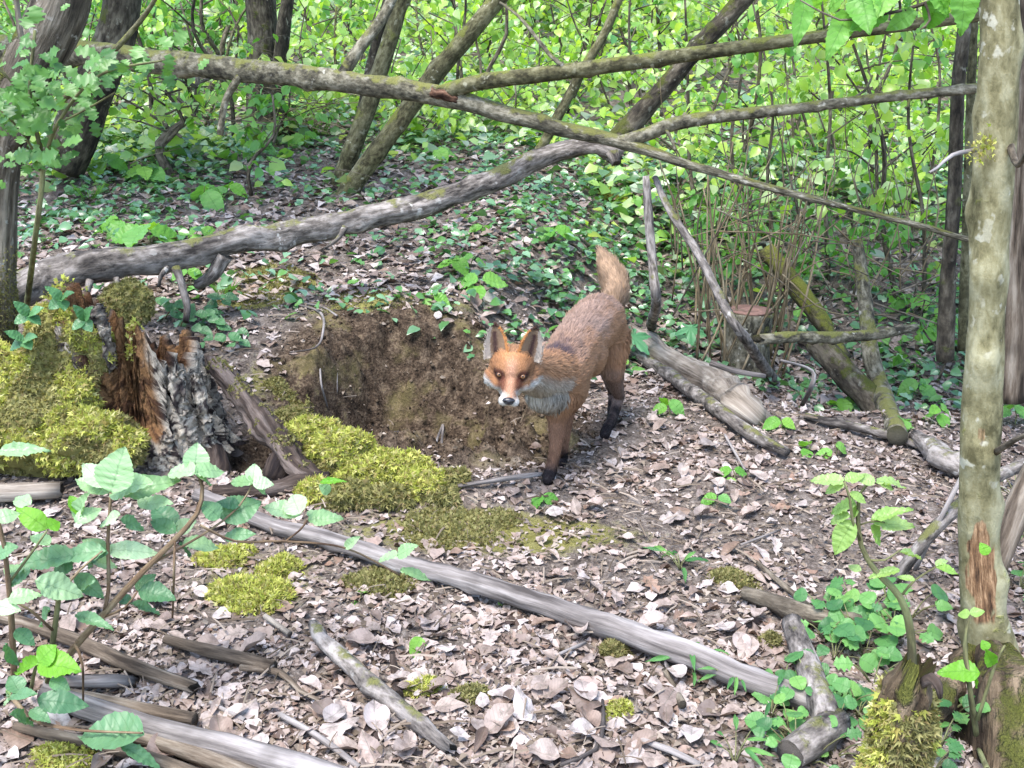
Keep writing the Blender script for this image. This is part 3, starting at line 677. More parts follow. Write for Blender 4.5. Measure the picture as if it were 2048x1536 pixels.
wood('thin_branch', 'thin grey branch on the leaf edge of the hollow', 'branch', [(1610, 832, None, 14), (1700, 852, None, 17), (1780, 872, None, 18), (1850, 895, None, 12)], B_LOG, wob=.003)
wood('gnarled_root', 'gnarled pale root beside the smooth tree', 'root', [(1830, 872, None, 26), (1870, 900, None, 44), (1900, 925, None, 48), (1950, 950, None, 44)], B_LOG, seg=14, rough=.2, kn=4)
wood('fork_twig', 'curled pale twig standing in the dark hollow', 'twig', [(1605, 810, None, 10), (1622, 775, 3.3, 10), (1628, 750, 3.3, 9), (1612, 735, 3.3, 7), (1560, 720, 3.25, 5)], B_POLE, seg=8)
wood('bent_twig', 'bent pale twig lying over the stump foot', 'twig', [(1420, 725, 3.1, 12), (1470, 742, 3.08, 12), (1530, 752, 3.1, 9)], B_POLE, seg=8)
wood('leaning_pole', 'grey pole leaning past the foot of the smooth tree', 'pole', [(1790, 1160, None, 24), (1850, 1080, 1.98, 26), (1920, 1010, 2.05, 28), (1990, 955, 2.15, 26), (2060, 925, 2.2, 24)], B_LOG, rough=.08)
wood('leaning_pole', 'thin grey pole leaning left of the smooth tree', 'pole', [(1830, 1140, None, 9), (1880, 1040, 2.0, 10), (1925, 950, 2.05, 9)], B_POLE, seg=8)
wood('low_branch', 'dark knobbly branch lying left of the green herbs', 'branch', [(1485, 1185, None, 26), (1540, 1200, None, 34), (1600, 1222, None, 36), (1660, 1242, None, 40), (1720, 1240, None, 26)], B_TWIG, seg=12, rough=.16, kn=4, wob=.006)
wood('low_branch', 'thin bowed branch above the green herbs at right', 'branch', [(1640, 1228, None, 16), (1700, 1215, 1.86, 15), (1760, 1212, 1.86, 14), (1820, 1222, None, 12)], B_TWIG, seg=10)
wood('thin_stick', 'thin straight stick pointing up from the dark knobbly branch', 'stick', [(1512, 1124, None, 9), (1560, 1165, None, 12), (1640, 1232, None, 14)], B_TWIG, seg=8)
wood('paw_stick', 'thin stick lying beside the front paw of the fox', 'stick', [(915, 972, None, 9), (980, 962, None, 11), (1040, 953, None, 12), (1085, 948, None, 9)], B_POLE, seg=8)

# --- foreground poles and sticks
wood('long_pole', 'long smooth grey pole lying diagonally across the foreground', 'pole', [(395, 990, None, 28), (500, 1028, None, 30), (610, 1068, None, 33), (760, 1112, None, 35), (900, 1152, None, 37), (1050, 1198, None, 42), (1200, 1245, None, 48), (1350, 1298, None, 50), (1480, 1350, None, 48), (1600, 1395, None, 48), (1680, 1430, None, 40)], B_POLE, seg=22, rough=.11, kn=9, wob=.008)
wood('pale_log_end', 'pale end of a pole lying at the left edge below the moss', 'pole', [(-60, 990, None, 38), (20, 985, None, 36), (112, 980, None, 34)], B_PALE, jag=(0, .02))
wood('short_log', 'short pale log with a cut end pointing towards the long pole', 'log', [(1585, 1246, None, 44), (1600, 1290, None, 46), (1622, 1350, None, 52), (1645, 1410, None, 58), (1655, 1445, None, 56)], B_LOG, seg=16, rough=.06)
wood('low_log', 'half buried pale log at the bottom right among herbs', 'log', [(1580, 1510, None, 60), (1640, 1470, None, 66), (1680, 1440, None, 50)], B_LOG, seg=14, rough=.14)
wood('brown_stick', 'long purplish stick running out from under the bramble', 'stick', [(-20, 1228, None, 24), (60, 1250, None, 26), (160, 1285, None, 28), (260, 1330, None, 30), (380, 1372, None, 24)], B_BROWN, jag=(0, .02))
wood('brown_stick', 'short brown stick with a blunt end right of the purplish stick', 'stick', [(330, 1278, None, 18), (420, 1302, None, 26), (500, 1322, None, 28), (545, 1334, None, 26)], B_BROWN, jag=(0, .005))
wood('thin_stick', 'thin stick continuing past the blunt brown stick', 'stick', [(480, 1335, None, 13), (560, 1345, None, 14), (600, 1382, None, 10), (640, 1400, None, 7)], B_BROWN, seg=8)
wood('bark_log', 'decayed lichen spotted branch pointing up to the yellow moss', 'branch', [(628, 1250, None, 22), (655, 1290, None, 32), (700, 1335, None, 36), (760, 1385, None, 36), (820, 1432, None, 32), (890, 1490, None, 24)], B_LOG, rough=.18, kn=6, wob=.006, jag=(.01, .02))
wood('broken_stick', 'grey broken stick with a splintered end beside the bright leaf trio', 'stick', [(90, 1370, None, 24), (150, 1364, None, 27), (235, 1362, None, 28), (252, 1362, None, 20)], B_POLE, jag=(0, .035))
wood('grey_pole', 'short grey branch lying just above the thick bottom pole', 'pole', [(140, 1388, None, 22), (240, 1410, None, 30), (320, 1428, None, 32), (390, 1440, None, 28)], B_BROWN)
wood('grey_pole', 'thick weathered pole running out of the bottom left corner', 'pole', [(90, 1388, None, 40), (200, 1424, None, 46), (320, 1462, None, 48), (450, 1494, None, 52), (600, 1535, None, 54), (760, 1585, None, 52)], B_POLE, seg=16)
wood('grey_pole', 'darker pole tucked below the thick weathered pole', 'pole', [(200, 1450, None, 24), (300, 1480, None, 28), (400, 1512, None, 32), (520, 1556, None, 32)], B_BROWN)
wood('grey_pole', 'lowest pole half hidden by the big round leaf', 'pole', [(30, 1452, None, 20), (150, 1480, None, 24), (280, 1510, None, 26), (420, 1560, None, 28)], B_BROWN)
wood('standing_stub', 'small dark stub standing upright in the leaves', 'stub', [(796, 1392, None, 22), (790, 1350, 1.67, 18), (784, 1305, 1.68, 12)], B_ROT, seg=8)
wood('slanting_stub', 'dark stub slanting out of the leaves below the long pole', 'stub', [(1365, 1410, None, 18), (1345, 1370, 1.62, 15), (1328, 1338, 1.63, 10)], B_TWIG, seg=8)
wood('thin_stick', 'thin bleached stick below the yellow moss cushion', 'stick', [(530, 1232, None, 11), (580, 1268, None, 13)], B_PALE, seg=8)
wood('thin_stick', 'thin forked stick low in the middle foreground', 'stick', [(1120, 1530, None, 8), (1190, 1500, None, 9), (1206, 1450, None, 9), (1205, 1400, None, 6)], B_POLE, seg=8)
for lab, pts in [('small pale twig above the low diagonal branch', [(1265, 1475, None, 12), (1340, 1500, None, 14), (1400, 1530, None, 12)]), ('small grey twig just below the long pole', [(1110, 1312, None, 6), (1170, 1285, None, 8)]), ('small twig right of the decayed branch', [(560, 1430, None, 12), (640, 1475, None, 14), (720, 1536, None, 12)]), ('small crooked twig by the curled leaf', [(420, 1405, None, 8), (490, 1440, None, 9)]), ('fine pale twig on the trodden soil', [(1480, 1090, None, 4), (1560, 1060, None, 5)]), ('fine twig on the leaves right of the fox', [(1450, 870, None, 5), (1490, 940, None, 5)])]:
    wood('twig', lab, 'twig', pts, B_POLE, seg=8)
# exposed roots hanging in the burrow
for lab, pts in [('thin pale root hanging at the right of the burrow', [(885, 850, None, 5), (872, 890, 2.78, 5), (878, 935, None, 3)]), ('forked pale root reaching from burrow to paw stick', [(886, 850, None, 6), (884, 905, 2.76, 6), (905, 935, 2.68, 5), (925, 970, None, 4)]),
                 ('wiry root looping over the top of the burrow', [(580, 605, None, 4), (640, 625, None, 5), (646, 665, 3.12, 5), (630, 695, 3.06, 4), (580, 705, None, 3)]), ('straight root running along the upper rim of the burrow', [(575, 603, None, 5), (640, 612, None, 5), (675, 632, None, 4)]),
                 ('thin root dangling deep inside the burrow', [(640, 735, None, 4), (643, 770, 3.0, 4), (655, 815, None, 3)]), ('short root dangling in the middle of the burrow', [(674, 745, None, 4), (674, 785, None, 3)])]:
    wood('root', lab, 'root', pts, B_POLE, None, 'roots in the burrow', seg=6, step=.012)
# ------------------------------------------------------------------ moss
moss_m = leafmat('moss_yellow', [(.20, .21, .05), (.44, .46, .10), (.58, .57, .17), (.37, .43, .07), (.32, .25, .09), (.62, .60, .28)], .35, (1.15, 1.15, .7), .7, .1)
moss_dk = leafmat('moss_olive', [(.10, .095, .035), (.20, .19, .07), (.32, .30, .13), (.22, .165, .08)], .3, (1.3, 1.2, .5), .7, .1)
FROND = (np.array([(-.10, 0, 0), (.10, 0, 0), (-.12, .5, .05), (.12, .5, .05), (0, 1, -.2), (-.36, .66, .0), (.36, .58, .0)]), np.array([(0, 1, 3), (0, 3, 2), (2, 3, 4), (0, 2, 5), (1, 6, 3)]), np.zeros((7, 2)))
def sample_mesh(V, F, k, rs, wgt=None):
    T = np.concatenate([F[:, :3], F[:, [0, 2, 3]]]) if F.shape[1] == 4 else F
    a, b, c = V[T[:, 0]], V[T[:, 1]], V[T[:, 2]]
    n = np.cross(b - a, c - a); ar = np.linalg.norm(n, axis=1); n = n / (ar[:, None] + 1e-12)
    pr = ar if wgt is None else ar * wgt(((a + b + c) / 3), n)
    pr = pr / pr.sum(); i = rs.choice(len(T), k, p=pr)
    r1, r2 = np.sqrt(rs.random(k)), rs.random(k)
    p = a[i] * (1 - r1)[:, None] + b[i] * (r1 * (1 - r2))[:, None] + c[i] * (r1 * r2)[:, None]
    return p, n[i], T[i], (1 - r1, r1 * (1 - r2), r1 * r2)
def fronds(p, n, rs, size=.012, spread=.9, droop=.35):
    k = len(p)
    d = n * .8 + rs.standard_normal((k, 3)) * spread * .55; d[:, 2] -= droop * rs.random(k) * .6
    sc = size * (.5 + .9 * rs.random(k))
    return scatter(FROND, p - n * .002, frames(d, n + rs.standard_normal((k, 3)) * .6), sc)
rm = np.random.default_rng(5)
def cushion(name, u, v, wpx, hpx, label, size=.010, mat=None, k=1100, bulge=.022):
    """a low dome of moss on the ground: base dome > fronds"""
    c = G(u, v); a, b = px(wpx / 2, c), px(wpx / 2, c) * .8
    e = empty(name, c, label, 'moss', 'moss cushions on the forest floor')
    r = np.sqrt(rm.random(k)); th = rm.random(k) * 6.283
    edge = 1 + .3 * fbm(np.stack([np.cos(th) * 1.5 + u, np.sin(th) * 1.5, np.zeros(k)], -1), 2)
    x, y = c.x + r * np.cos(th) * a * edge, c.y + r * np.sin(th) * b * edge
    z = height(x, y) + bulge * np.sqrt(np.maximum(0, 1 - r * r))
    n = ground_normal(x, y) + np.stack([np.cos(th) * r * .7, np.sin(th) * r * .7, np.zeros(k)], -1); n /= np.linalg.norm(n, axis=1)[:, None]
    V, F, U = fronds(np.stack([x, y, z], -1), n, rm, size)
    tag(place('fronds', V, F, mat or moss_m, e), kind='stuff')
    # the dome itself
    R_, T_ = 6, 20; Vd, Fd = [], []
    for i in range(R_ + 1):
        for j in range(T_):
            rr_, t_ = i / R_, j / T_ * 6.283
            ed = 1 + .3 * float(fbm(np.array([[math.cos(t_) * 1.5 + u, math.sin(t_) * 1.5, 0]]), 2)[0])
            xx, yy = c.x + rr_ * math.cos(t_) * a * ed, c.y + rr_ * math.sin(t_) * b * ed
            Vd.append((xx, yy, hz(xx, yy) + bulge * math.sqrt(max(0, 1 - rr_ ** 2)) - .006))
    for i in range(R_):
        for j in range(T_): Fd.append((i * T_ + j, (i + 1) * T_ + j, (i + 1) * T_ + (j + 1) % T_, i * T_ + (j + 1) % T_))
    place('base', np.array(Vd), np.array(Fd), MOSS_BASE, e)
MOSS_BASE = plain('moss_base', (.16, .15, .05), .95, .1, 120, .6)
for a in [(510, 1195, 170, 60, 'yellow moss cushion left of the long pole', .013, moss_m, 2600, .03), (560, 1140, 90, 50, 'small yellow moss tuft just below the long pole near the bramble', .011, moss_m, 900, .025),
          (450, 1120, 110, 40, 'moss tuft beside the bright white leaf', .011, moss_m, 900, .02), (845, 1385, 80, 40, 'bright green moss tuft right of the standing stub', .010, moss_m, 900, .022), (1240, 1430, 55, 35, 'round yellow green moss tuft low in the middle', .009, moss_m, 700, .022),
          (1230, 1310, 60, 50, 'green moss tuft under the long pole', .010, moss_dk, 800, .026), (1460, 1160, 110, 50, 'flat olive moss patch above the dark knobbly branch', .008, moss_dk, 1300, .018), (1540, 1285, 44, 36, 'small moss tuft left of the short pale log', .009, moss_dk, 500, .02),
          (760, 1165, 150, 50, 'long olive moss patch below the left part of the long pole', .010, moss_dk, 1500, .015), (945, 1395, 70, 40, 'brownish moss tuft in the middle of the leaf litter', .010, moss_dk, 600, .018),
          (900, 1060, 220, 70, 'broad olive moss patch below the mossy root', .010, moss_dk, 2600, .014), (1000, 1040, 110, 40, 'small olive moss patch in front of the fox', .009, moss_dk, 900, .012), (130, 1520, 150, 50, 'yellow moss at the bottom left corner', .010, moss_m, 1200, .02),
          (1220, 395, 70, 30, 'yellow moss hump on the slope below the log end', .02, moss_m, 700, .03), (545, 560, 200, 60, 'golden moss on the bank above the burrow', .010, moss_dk, 2200, .012), (500, 600, 160, 50, 'thin moss on the bank left of the burrow', .009, moss_dk, 1300, .010), (600, 815, 90, 60, 'moss on the left lip of the burrow', .010, moss_dk, 900, .014), (560, 775, 60, 40, 'small moss tuft above the dark root', .009, moss_dk, 500, .014), (720, 600, 200, 40, 'thin moss along the upper rim of the burrow', .008, moss_dk, 1200, .008)]:
    cushion('moss_cushion', *a)

# ------------------------------------------------------------------ mossy root in front of the burrow
mr = empty('mossy_root', G(610, 985), 'thick root buried in yellow moss in front of the burrow', 'root')
C, r = path([(560, 838, 2.72, 40), (620, 885, 2.66, 56), (700, 935, 2.58, 70), (790, 975, 2.5, 74), (860, 1000, 2.46, 56), (925, 1018, 2.42, 26)])
V, F, B = tube(C, r, 24, .015, .42, 8.8, .03); place('root', V, F, B_DARK, mr, None, attrs={'bk': B})
p, n, _, _ = sample_mesh(V, F, 13000, rm, lambda c, n: (n[:, 2] > -.35) * (1 + n[:, 2]))
hm = fbm(p * 14, 3); V2, F2, U = fronds(p[hm > .12], n[hm > .12], rm, .012, 1.1, .9); tag(place('moss', V2, F2, moss_dk, mr), kind='stuff'); p, n = p[hm <= .12], n[hm <= .12]
V2, F2, U = fronds(p, n, rm, .015, 1.1, .9)
tag(place('moss', V2, F2, moss_m, mr), kind='stuff')
# ------------------------------------------------------------------ rotten stump
st_c = P(285, 900, 2.74); st_c.z = hz(st_c.x, st_c.y)
st = empty('rotten_stump', st_c, 'hollow rotten stump with orange heartwood and bright moss', 'stump')
NT, NZ = 280, 130
th = np.arange(NT) / NT * 2 * math.pi                  # 0 = +x, -pi/2 faces the camera
tt = np.linspace(0, 1, NZ)
TH, TT = np.meshgrid(th, tt, indexing='ij')
ct, s_t = np.cos(TH), np.sin(TH)
cn = np.stack([ct.ravel() * 1.3, s_t.ravel() * 1.3, np.zeros(TH.size)], -1)
# rim heights: tall at the left and back, a notch in front, lower to the right
def bump_at(a0, wd):
    dlt = (TH - RAD(a0) + math.pi) % (2 * math.pi) - math.pi
    return np.exp(-(dlt / RAD(wd)) ** 2)
H = .25 + .11 * bump_at(200, 40) + .12 * bump_at(150, 45) + .09 * bump_at(268, 10) + .09 * bump_at(300, 14) + .02 * bump_at(20, 40) - .06 * bump_at(240, 9) - .05 * bump_at(282, 6)
H = H + .04 * fbm(np.stack([ct.ravel() * 12, s_t.ravel() * 12, np.zeros(TH.size)], -1), 3).reshape(TH.shape)
R0 = .165 + .05 * (1 - TT) ** 2 + .05 * bump_at(195, 40) * (1 - TT) + .04 * bump_at(330, 30) * (1 - TT) ** 2
Z = H * TT
q = np.stack([(ct * 6).ravel(), (s_t * 6).ravel(), (Z * 7).ravel()], -1)
q2 = np.stack([(ct * 26).ravel(), (s_t * 26).ravel(), (Z * 16).ravel()], -1)
f1 = fbm(q, 4).reshape(TH.shape); f2 = (fbm(q2, 5, .68) * .75 - .35 * np.abs(fbm(q2 * .6 + 9, 4, .6)) + .15).reshape(TH.shape)
cav = bump_at(271, 35) * sstep(.05, .3, TT) * 1.0
cav = np.clip(sstep(.25, .7, cav + .22 * f1), 0, 1)
cav2 = np.clip(sstep(.45, .8, bump_at(320, 8) * np.exp(-((TT - .72) / .16) ** 2) + .12 * f2), 0, 1)     # knot hole in the pale bark
cav3 = np.clip(sstep(.4, .8, bump_at(222, 8) * np.exp(-((TT - .70) / .1) ** 2) + .1 * f2), 0, 1)
R_ = R0 * (1 + .10 * f1 + .07 * f2) - cav * .105 * (1 + .40 * f2) - cav2 * .04 - cav3 * .03
V = np.stack([(st_c.x + ct * R_ * 1.12).ravel(), (st_c.y + s_t * R_).ravel(), (st_c.z - .03 + Z).ravel()], -1)
# inner wall
NI = 30; ti = np.linspace(1, 0, NI)
TH2, TI = np.meshgrid(th, ti, indexing='ij')
rim = R_[:, -1][:, None]; Hh = H[:, -1][:, None]
ff = fbm(np.stack([(np.cos(TH2) * 9).ravel(), (np.sin(TH2) * 9).ravel(), (TI * 4).ravel()], -1), 3).reshape(TH2.shape)
Ri = np.maximum(.02, rim - .03 - .05 * (1 - TI) + .014 * ff - .05 * (TI < .02))
Vi = np.stack([(st_c.x + np.cos(TH2) * Ri * 1.12).ravel(), (st_c.y + np.sin(TH2) * Ri).ravel(), (st_c.z + .04 + (Hh - .07 + .0) * TI - .0 * ff).ravel()], -1)
i, j = np.meshgrid(np.arange(NT), np.arange(NZ - 1), indexing='ij'); i = i.ravel(); j = j.ravel(); i2 = (i + 1) % NT
F = np.stack([i * NZ + j, i2 * NZ + j, i2 * NZ + j + 1, i * NZ + j + 1], -1)
o2 = NT * NZ
i, j = np.meshgrid(np.arange(NT), np.arange(NI - 1), indexing='ij'); i = i.ravel(); j = j.ravel(); i2 = (i + 1) % NT
Fi = o2 + np.stack([i * NI + j, i2 * NI + j, i2 * NI + j + 1, i * NI + j + 1], -1)
k = np.arange(NT); k2 = (k + 1) % NT
Fr = np.stack([k * NZ + NZ - 1, k2 * NZ + NZ - 1, o2 + k2 * NI, o2 + k * NI], -1)
# colours of the wood itself: orange brown rot, pale peeled bark, dark bark
def mixc(a, b, f): return a * (1 - f[..., None]) + b * f[..., None]
n3 = fbm(np.stack([(ct * 15).ravel(), (s_t * 15).ravel(), (Z * 45).ravel()], -1), 5, .7).reshape(TH.shape)
dark = np.array([.035, .028, .028]); pale = np.array([.62, .55, .45]); grey = np.array([.33, .285, .235]); rot = np.array([.34, .185, .085]); rotd = np.array([.12, .06, .032])
c = mixc(np.broadcast_to(dark, TH.shape + (3,)), np.broadcast_to(grey, TH.shape + (3,)), sstep(-.25, .25, n3))
pb = np.clip(bump_at(328, 24) * 1.1 + .3 * bump_at(225, 9), 0, 1)
c = mixc(c, np.broadcast_to(pale, c.shape), np.clip(sstep(.1, .5, pb * (1 + 1.6 * n3)), 0, 1) * .95)
rc = mixc(np.broadcast_to(rotd, c.shape), np.broadcast_to(rot, c.shape), sstep(-.35, .35, n3 + f1 * .5 + (TT - .5) * .8))
c = mixc(c, rc, sstep(.15, .5, cav)); c = mixc(c, np.broadcast_to(dark * .7, c.shape), np.clip(cav2 + cav3, 0, 1))
ci = mixc(np.broadcast_to(rotd, TH2.shape + (3,)), np.broadcast_to(rot * 1.1, TH2.shape + (3,)), sstep(-.4, .4, ff))
VV = np.concatenate([V, Vi]); FF = np.concatenate([F, Fr, Fi]); CC = np.concatenate([c.reshape(-1, 3), ci.reshape(-1, 3)])
place('trunk', VV, FF, attrmat('rotten_wood', .95, .1, 90), st, cols=CC)
# pale bark plates still clinging to the right of the opening
for k, (u, v, wd, hh, tl) in enumerate([(352, 790, 34, 95, 5), (372, 870, 40, 90, -4), (398, 800, 30, 110, 8), (330, 900, 30, 60, -10), (210, 700, 26, 100, 6), (415, 880, 26, 80, 3), (190, 640, 40, 60, 18)]):
    c0 = P(u, v, 2.555 + .0009 * abs(u - 330)); w_, h_ = px(wd / 2, c0), px(hh / 2, c0)
    Vp, Fp = [], []
    nu, nv = 12, 24
    g = np.random.default_rng(40 + k)
    for i in range(nv):
        for j in range(nu):
            a, b2 = (j / (nu - 1) * 2 - 1), (i / (nv - 1) * 2 - 1)
            e_ = 1 - .35 * g.random() * (abs(a) > .9) - .2 * (abs(b2) > .85) * g.random()
            xx, zz = a * w_ * e_, b2 * h_ * (1 - .25 * g.random() * (abs(b2) > .9))
            ca_, sa_ = math.cos(RAD(tl)), math.sin(RAD(tl))
            Vp.append((c0.x + xx * ca_ - zz * sa_ + g.normal() * .002, c0.y + .010 * a * a * 2 + g.normal() * .0022 + .012 * float(fbm(np.array([[a * 2 + k, b2 * 3, 0]]), 2)[0]) + .008 * (b2 > .8), c0.z + xx * sa_ + zz * ca_))
    for i in range(nv - 1):
        for j in range(nu - 1): a = i * nu + j; Fp.append((a, a + 1, a + nu + 1, a + nu))
    Vp = np.array(Vp); Vb = Vp + np.array([0, .009, 0]); nn_ = len(Vp); Fp = np.array(Fp)
    rimv = [j for j in range(nu)] + [i * nu + nu - 1 for i in range(1, nv)] + [(nv - 1) * nu + j for j in range(nu - 2, -1, -1)] + [i * nu for i in range(nv - 2, 0, -1)]
    Fe = [(rimv[a], rimv[(a + 1) % len(rimv)], rimv[(a + 1) % len(rimv)] + nn_, rimv[a] + nn_) for a in range(len(rimv))]
    nzp = fbm(np.concatenate([Vp, Vb]) * np.array([60, 60, 35]), 3)
    cc = mixc(np.broadcast_to(dark * 2, (2 * nn_, 3)), np.broadcast_to(pale * 1.1 if k != 6 else grey, (2 * nn_, 3)), sstep(-.45, .1, nzp))
    place('bark_plate', np.concatenate([Vp, Vb]), np.concatenate([Fp, Fp[:, ::-1] + nn_, np.array(Fe)]), bpy.data.materials['rotten_wood'], st, cols=cc)
# left mossy shoulder of the stump and the buttress running down to the left
def blob(c, rx, ry, rz, seed, nu=48, nv=30, amp=.26):
    a = np.arange(nu) / nu * 2 * math.pi; b = np.linspace(-.5, 1, nv) * math.pi / 2
    A, Bq = np.meshgrid(a, b, indexing='ij'); d_ = np.stack([np.cos(A) * np.cos(Bq), np.sin(A) * np.cos(Bq), np.sin(Bq)], -1)
    r_ = 1 + amp * fbm(d_.reshape(-1, 3) * 2.2 + seed, 4).reshape(A.shape)
    V = np.array([c.x, c.y, c.z]) + d_ * np.array([rx, ry, rz]) * r_[..., None]
    i, j = np.meshgrid(np.arange(nu), np.arange(nv - 1), indexing='ij'); i = i.ravel(); j = j.ravel(); i2 = (i + 1) % nu
    return V.reshape(-1, 3), np.stack([i * nv + j, i2 * nv + j, i2 * nv + j + 1, i * nv + j + 1], -1)
for k, (u, v, y, rx, ry, rz, num) in enumerate([(140, 780, 2.70, .13, .12, .20, 7000), (60, 860, 2.62, .17, .13, .15, 7000), (170, 890, 2.52, .13, .09, .09, 4500), (-20, 800, 2.72, .14, .13, .16, 4000), (110, 660, 2.78, .075, .08, .07, 2200), (245, 900, 2.48, .06, .05, .05, 1200)]):
    c0 = P(u, v, y)
    V, F = blob(c0, rx, ry, rz, k * 5.1)
    place('buttress', V, F, MOSS_BASE, st)
    p, n, _, _ = sample_mesh(V, F, int(num * 1.7), rm, lambda c, n: (n[:, 2] > -.3) * (1 + .6 * n[:, 2]))
    hm = fbm(p * 9 + 3, 3); V2, F2, U = fronds(p[hm > .22], n[hm > .22], rm, .014, 1.15, .7); tag(place('moss', V2, F2, moss_dk, st), kind='stuff')
    V2, F2, U = fronds(p[hm <= .22], n[hm <= .22], rm, .017, 1.15, .7); tag(place('moss', V2, F2, moss_m, st), kind='stuff')
# moss cap along the high rim and on the front crest
top = np.stack([st_c.x + np.cos(th) * R_[:, -1] * 1.08, st_c.y + np.sin(th) * R_[:, -1] * .97, st_c.z - .03 + H[:, -1]], -1)
sel = np.where(((th > RAD(140)) & (th < RAD(216))) | ((th > RAD(286)) & (th < RAD(300))))[0]
pp = top[rm.choice(sel, 900)] + rm.standard_normal((900, 3)) * .008
V2, F2, U = fronds(pp, np.tile([0, -.3, .9], (900, 1)) + rm.standard_normal((900, 3)) * .3, rm, .014); tag(place('moss', V2, F2, moss_m, st), kind='stuff')
for k, (u, v, y, r_, num, mt) in enumerate([(625, 868, 2.62, .050, 1500, moss_m), (690, 900, 2.56, .060, 1900, moss_m), (735, 950, 2.49, .055, 1600, moss_m), (665, 960, 2.47, .040, 900, moss_dk), (800, 955, 2.49, .050, 1500, moss_m), (850, 985, 2.44, .045, 1200, moss_m), (700, 1010, 2.42, .045, 1000, moss_dk), (780, 1015, 2.40, .038, 800, moss_dk), (905, 975, 2.47, .030, 600, moss_dk), (640, 1000, 2.44, .040, 800, moss_m), (655, 895, 2.60, .055, 1400, moss_m), (770, 930, 2.53, .045, 1200, moss_m), (830, 960, 2.48, .035, 800, moss_m), (720, 985, 2.45, .05, 1200, moss_m), (880, 1010, 2.42, .03, 500, moss_dk)]):
    pc = P(u, v, y); pc = pc if v < 955 else G(u, v - 14, .012)
    V, F = blob(pc, r_ * 1.35, r_, r_ * .8, 30 + k * 3.3)
    place('clump', V, F, MOSS_BASE, mr)
    p, n, _, _ = sample_mesh(V, F, int(num * 1.3), rm, lambda c, n: (n[:, 2] > -.4) * 1.)
    V2, F2, U = fronds(p, n, rm, .016, 1.15, .9); tag(place('moss', V2, F2, mt, mr), kind='stuff')
# dark root running down to the right with a hollow under it
wood('root', None, None, [(425, 728, 2.72, 34), (465, 770, 2.68, 44), (515, 822, 2.62, 52), (560, 878, 2.56, 50), (612, 935, 2.49, 46), (665, 965, 2.45, 24)], B_ROT, st, seg=32, rough=.42, step=.006, wob=.016)
dr = [o_ for o_ in st.children if o_.name.startswith('root')][-1]
V = np.array([v_.co for v_ in dr.data.vertices]) + np.array(st.location); F = np.array([list(f_.vertices) for f_ in dr.data.polygons])
p, n, _, _ = sample_mesh(V, F, 900, rm, lambda c, n: (n[:, 2] > .2) * (fbm(c * 22, 3) > .1) * 1. + 1e-9); V2, F2, U = fronds(p, n, rm, .010); tag(place('moss', V2, F2, moss_dk, st), kind='stuff')
wood('root', None, None, [(585, 880, 2.56, 44), (560, 930, 2.52, 56), (545, 960, 2.5, 40)], B_ROT, st, seg=14, rough=.2)
wood('root', None, None, [(430, 985, 2.45, 30), (520, 980, 2.43, 34), (600, 965, 2.44, 34), (660, 955, 2.44, 24)], B_ROT, st, seg=12, rough=.2)
wood('root', None, None, [(425, 900, 2.66, 46), (430, 940, 2.6, 60), (415, 985, 2.52, 50)], B_ROT, st, seg=12, rough=.2)
# second mossy stump behind, under the grey log
c0 = P(255, 610, 3.0)
V, F = blob(c0, .07, .07, .065, 77.)
e = empty('mossy_stub', Vector((c0.x, c0.y, hz(c0.x, c0.y))), 'small round moss covered stub under the grey log', 'stump')
place('wood', V, F, MOSS_BASE, e); p, n, _, _ = sample_mesh(V, F, 2600, rm); V2, F2, U = fronds(p, n, rm, .013); tag(place('moss', V2, F2, moss_dk, e), kind='stuff')
# moss on the leaning tree
ltT = [o for o in lt.children if o.name.startswith('trunk')][0]
V = np.array([v.co for v in ltT.data.vertices]) + np.array(lt.location); F = np.array([list(f.vertices) for f in ltT.data.polygons])
zt = P(0, 480, 2.86).z
p, n, _, _ = sample_mesh(V, F, 7500, rm, lambda c, n: (c[:, 2] < zt) * (n[:, 1] < .3) * np.clip((zt + .02 - c[:, 2]) * 5, 0, 1))
V2, F2, U = fronds(p, n, rm, .009); tag(place('moss', V2, F2, moss_dk, lt), kind='stuff')
# moss patch on the smooth tree
pc = P(1962, 297, 1.66); k = 90
pp = np.array(pc) + rm.standard_normal((k, 3)) * np.array([.010, .004, .012]); V2, F2, U = fronds(pp, np.tile([-.3, -1, .2], (k, 1)), rm, .010)
tag(place('moss', V2, F2, moss_m, rt), kind='stuff')

# ------------------------------------------------------------------ cut stump with a fringe of shoots
c0 = G(1490, 742); cs = empty('cut_stump', c0, 'old cut stump with reddish top and a fringe of thin shoots', 'stump')
tp = P(1492, 622, c0.y); C = [Vector((c0.x, c0.y, c0.z - .05)), Vector((c0.x, c0.y, (c0.z + tp.z) / 2)), Vector((c0.x + .004, c0.y, tp.z))]; rr0 = px(44, c0)
V, F, B = tube(C, [rr0 * 1.15, rr0, rr0 * 1.0], 24, .02, .12, 12.2); place('trunk', V, F, B_MOSSLOG, cs, None, attrs={'bk': B})
C = [Vector((c0.x + .004, c0.y, tp.z)), Vector((c0.x + .004, c0.y, tp.z + .008))]
V, F, B = tube(C, [rr0 * .93, rr0 * .9], 24, .02, .1, 12.2); place('cut_face', V, F, plain('cut_red', (.24, .14, .11), .9, .1, 60, .5), cs, None, attrs={'bk': B})
rg = random.Random(8)
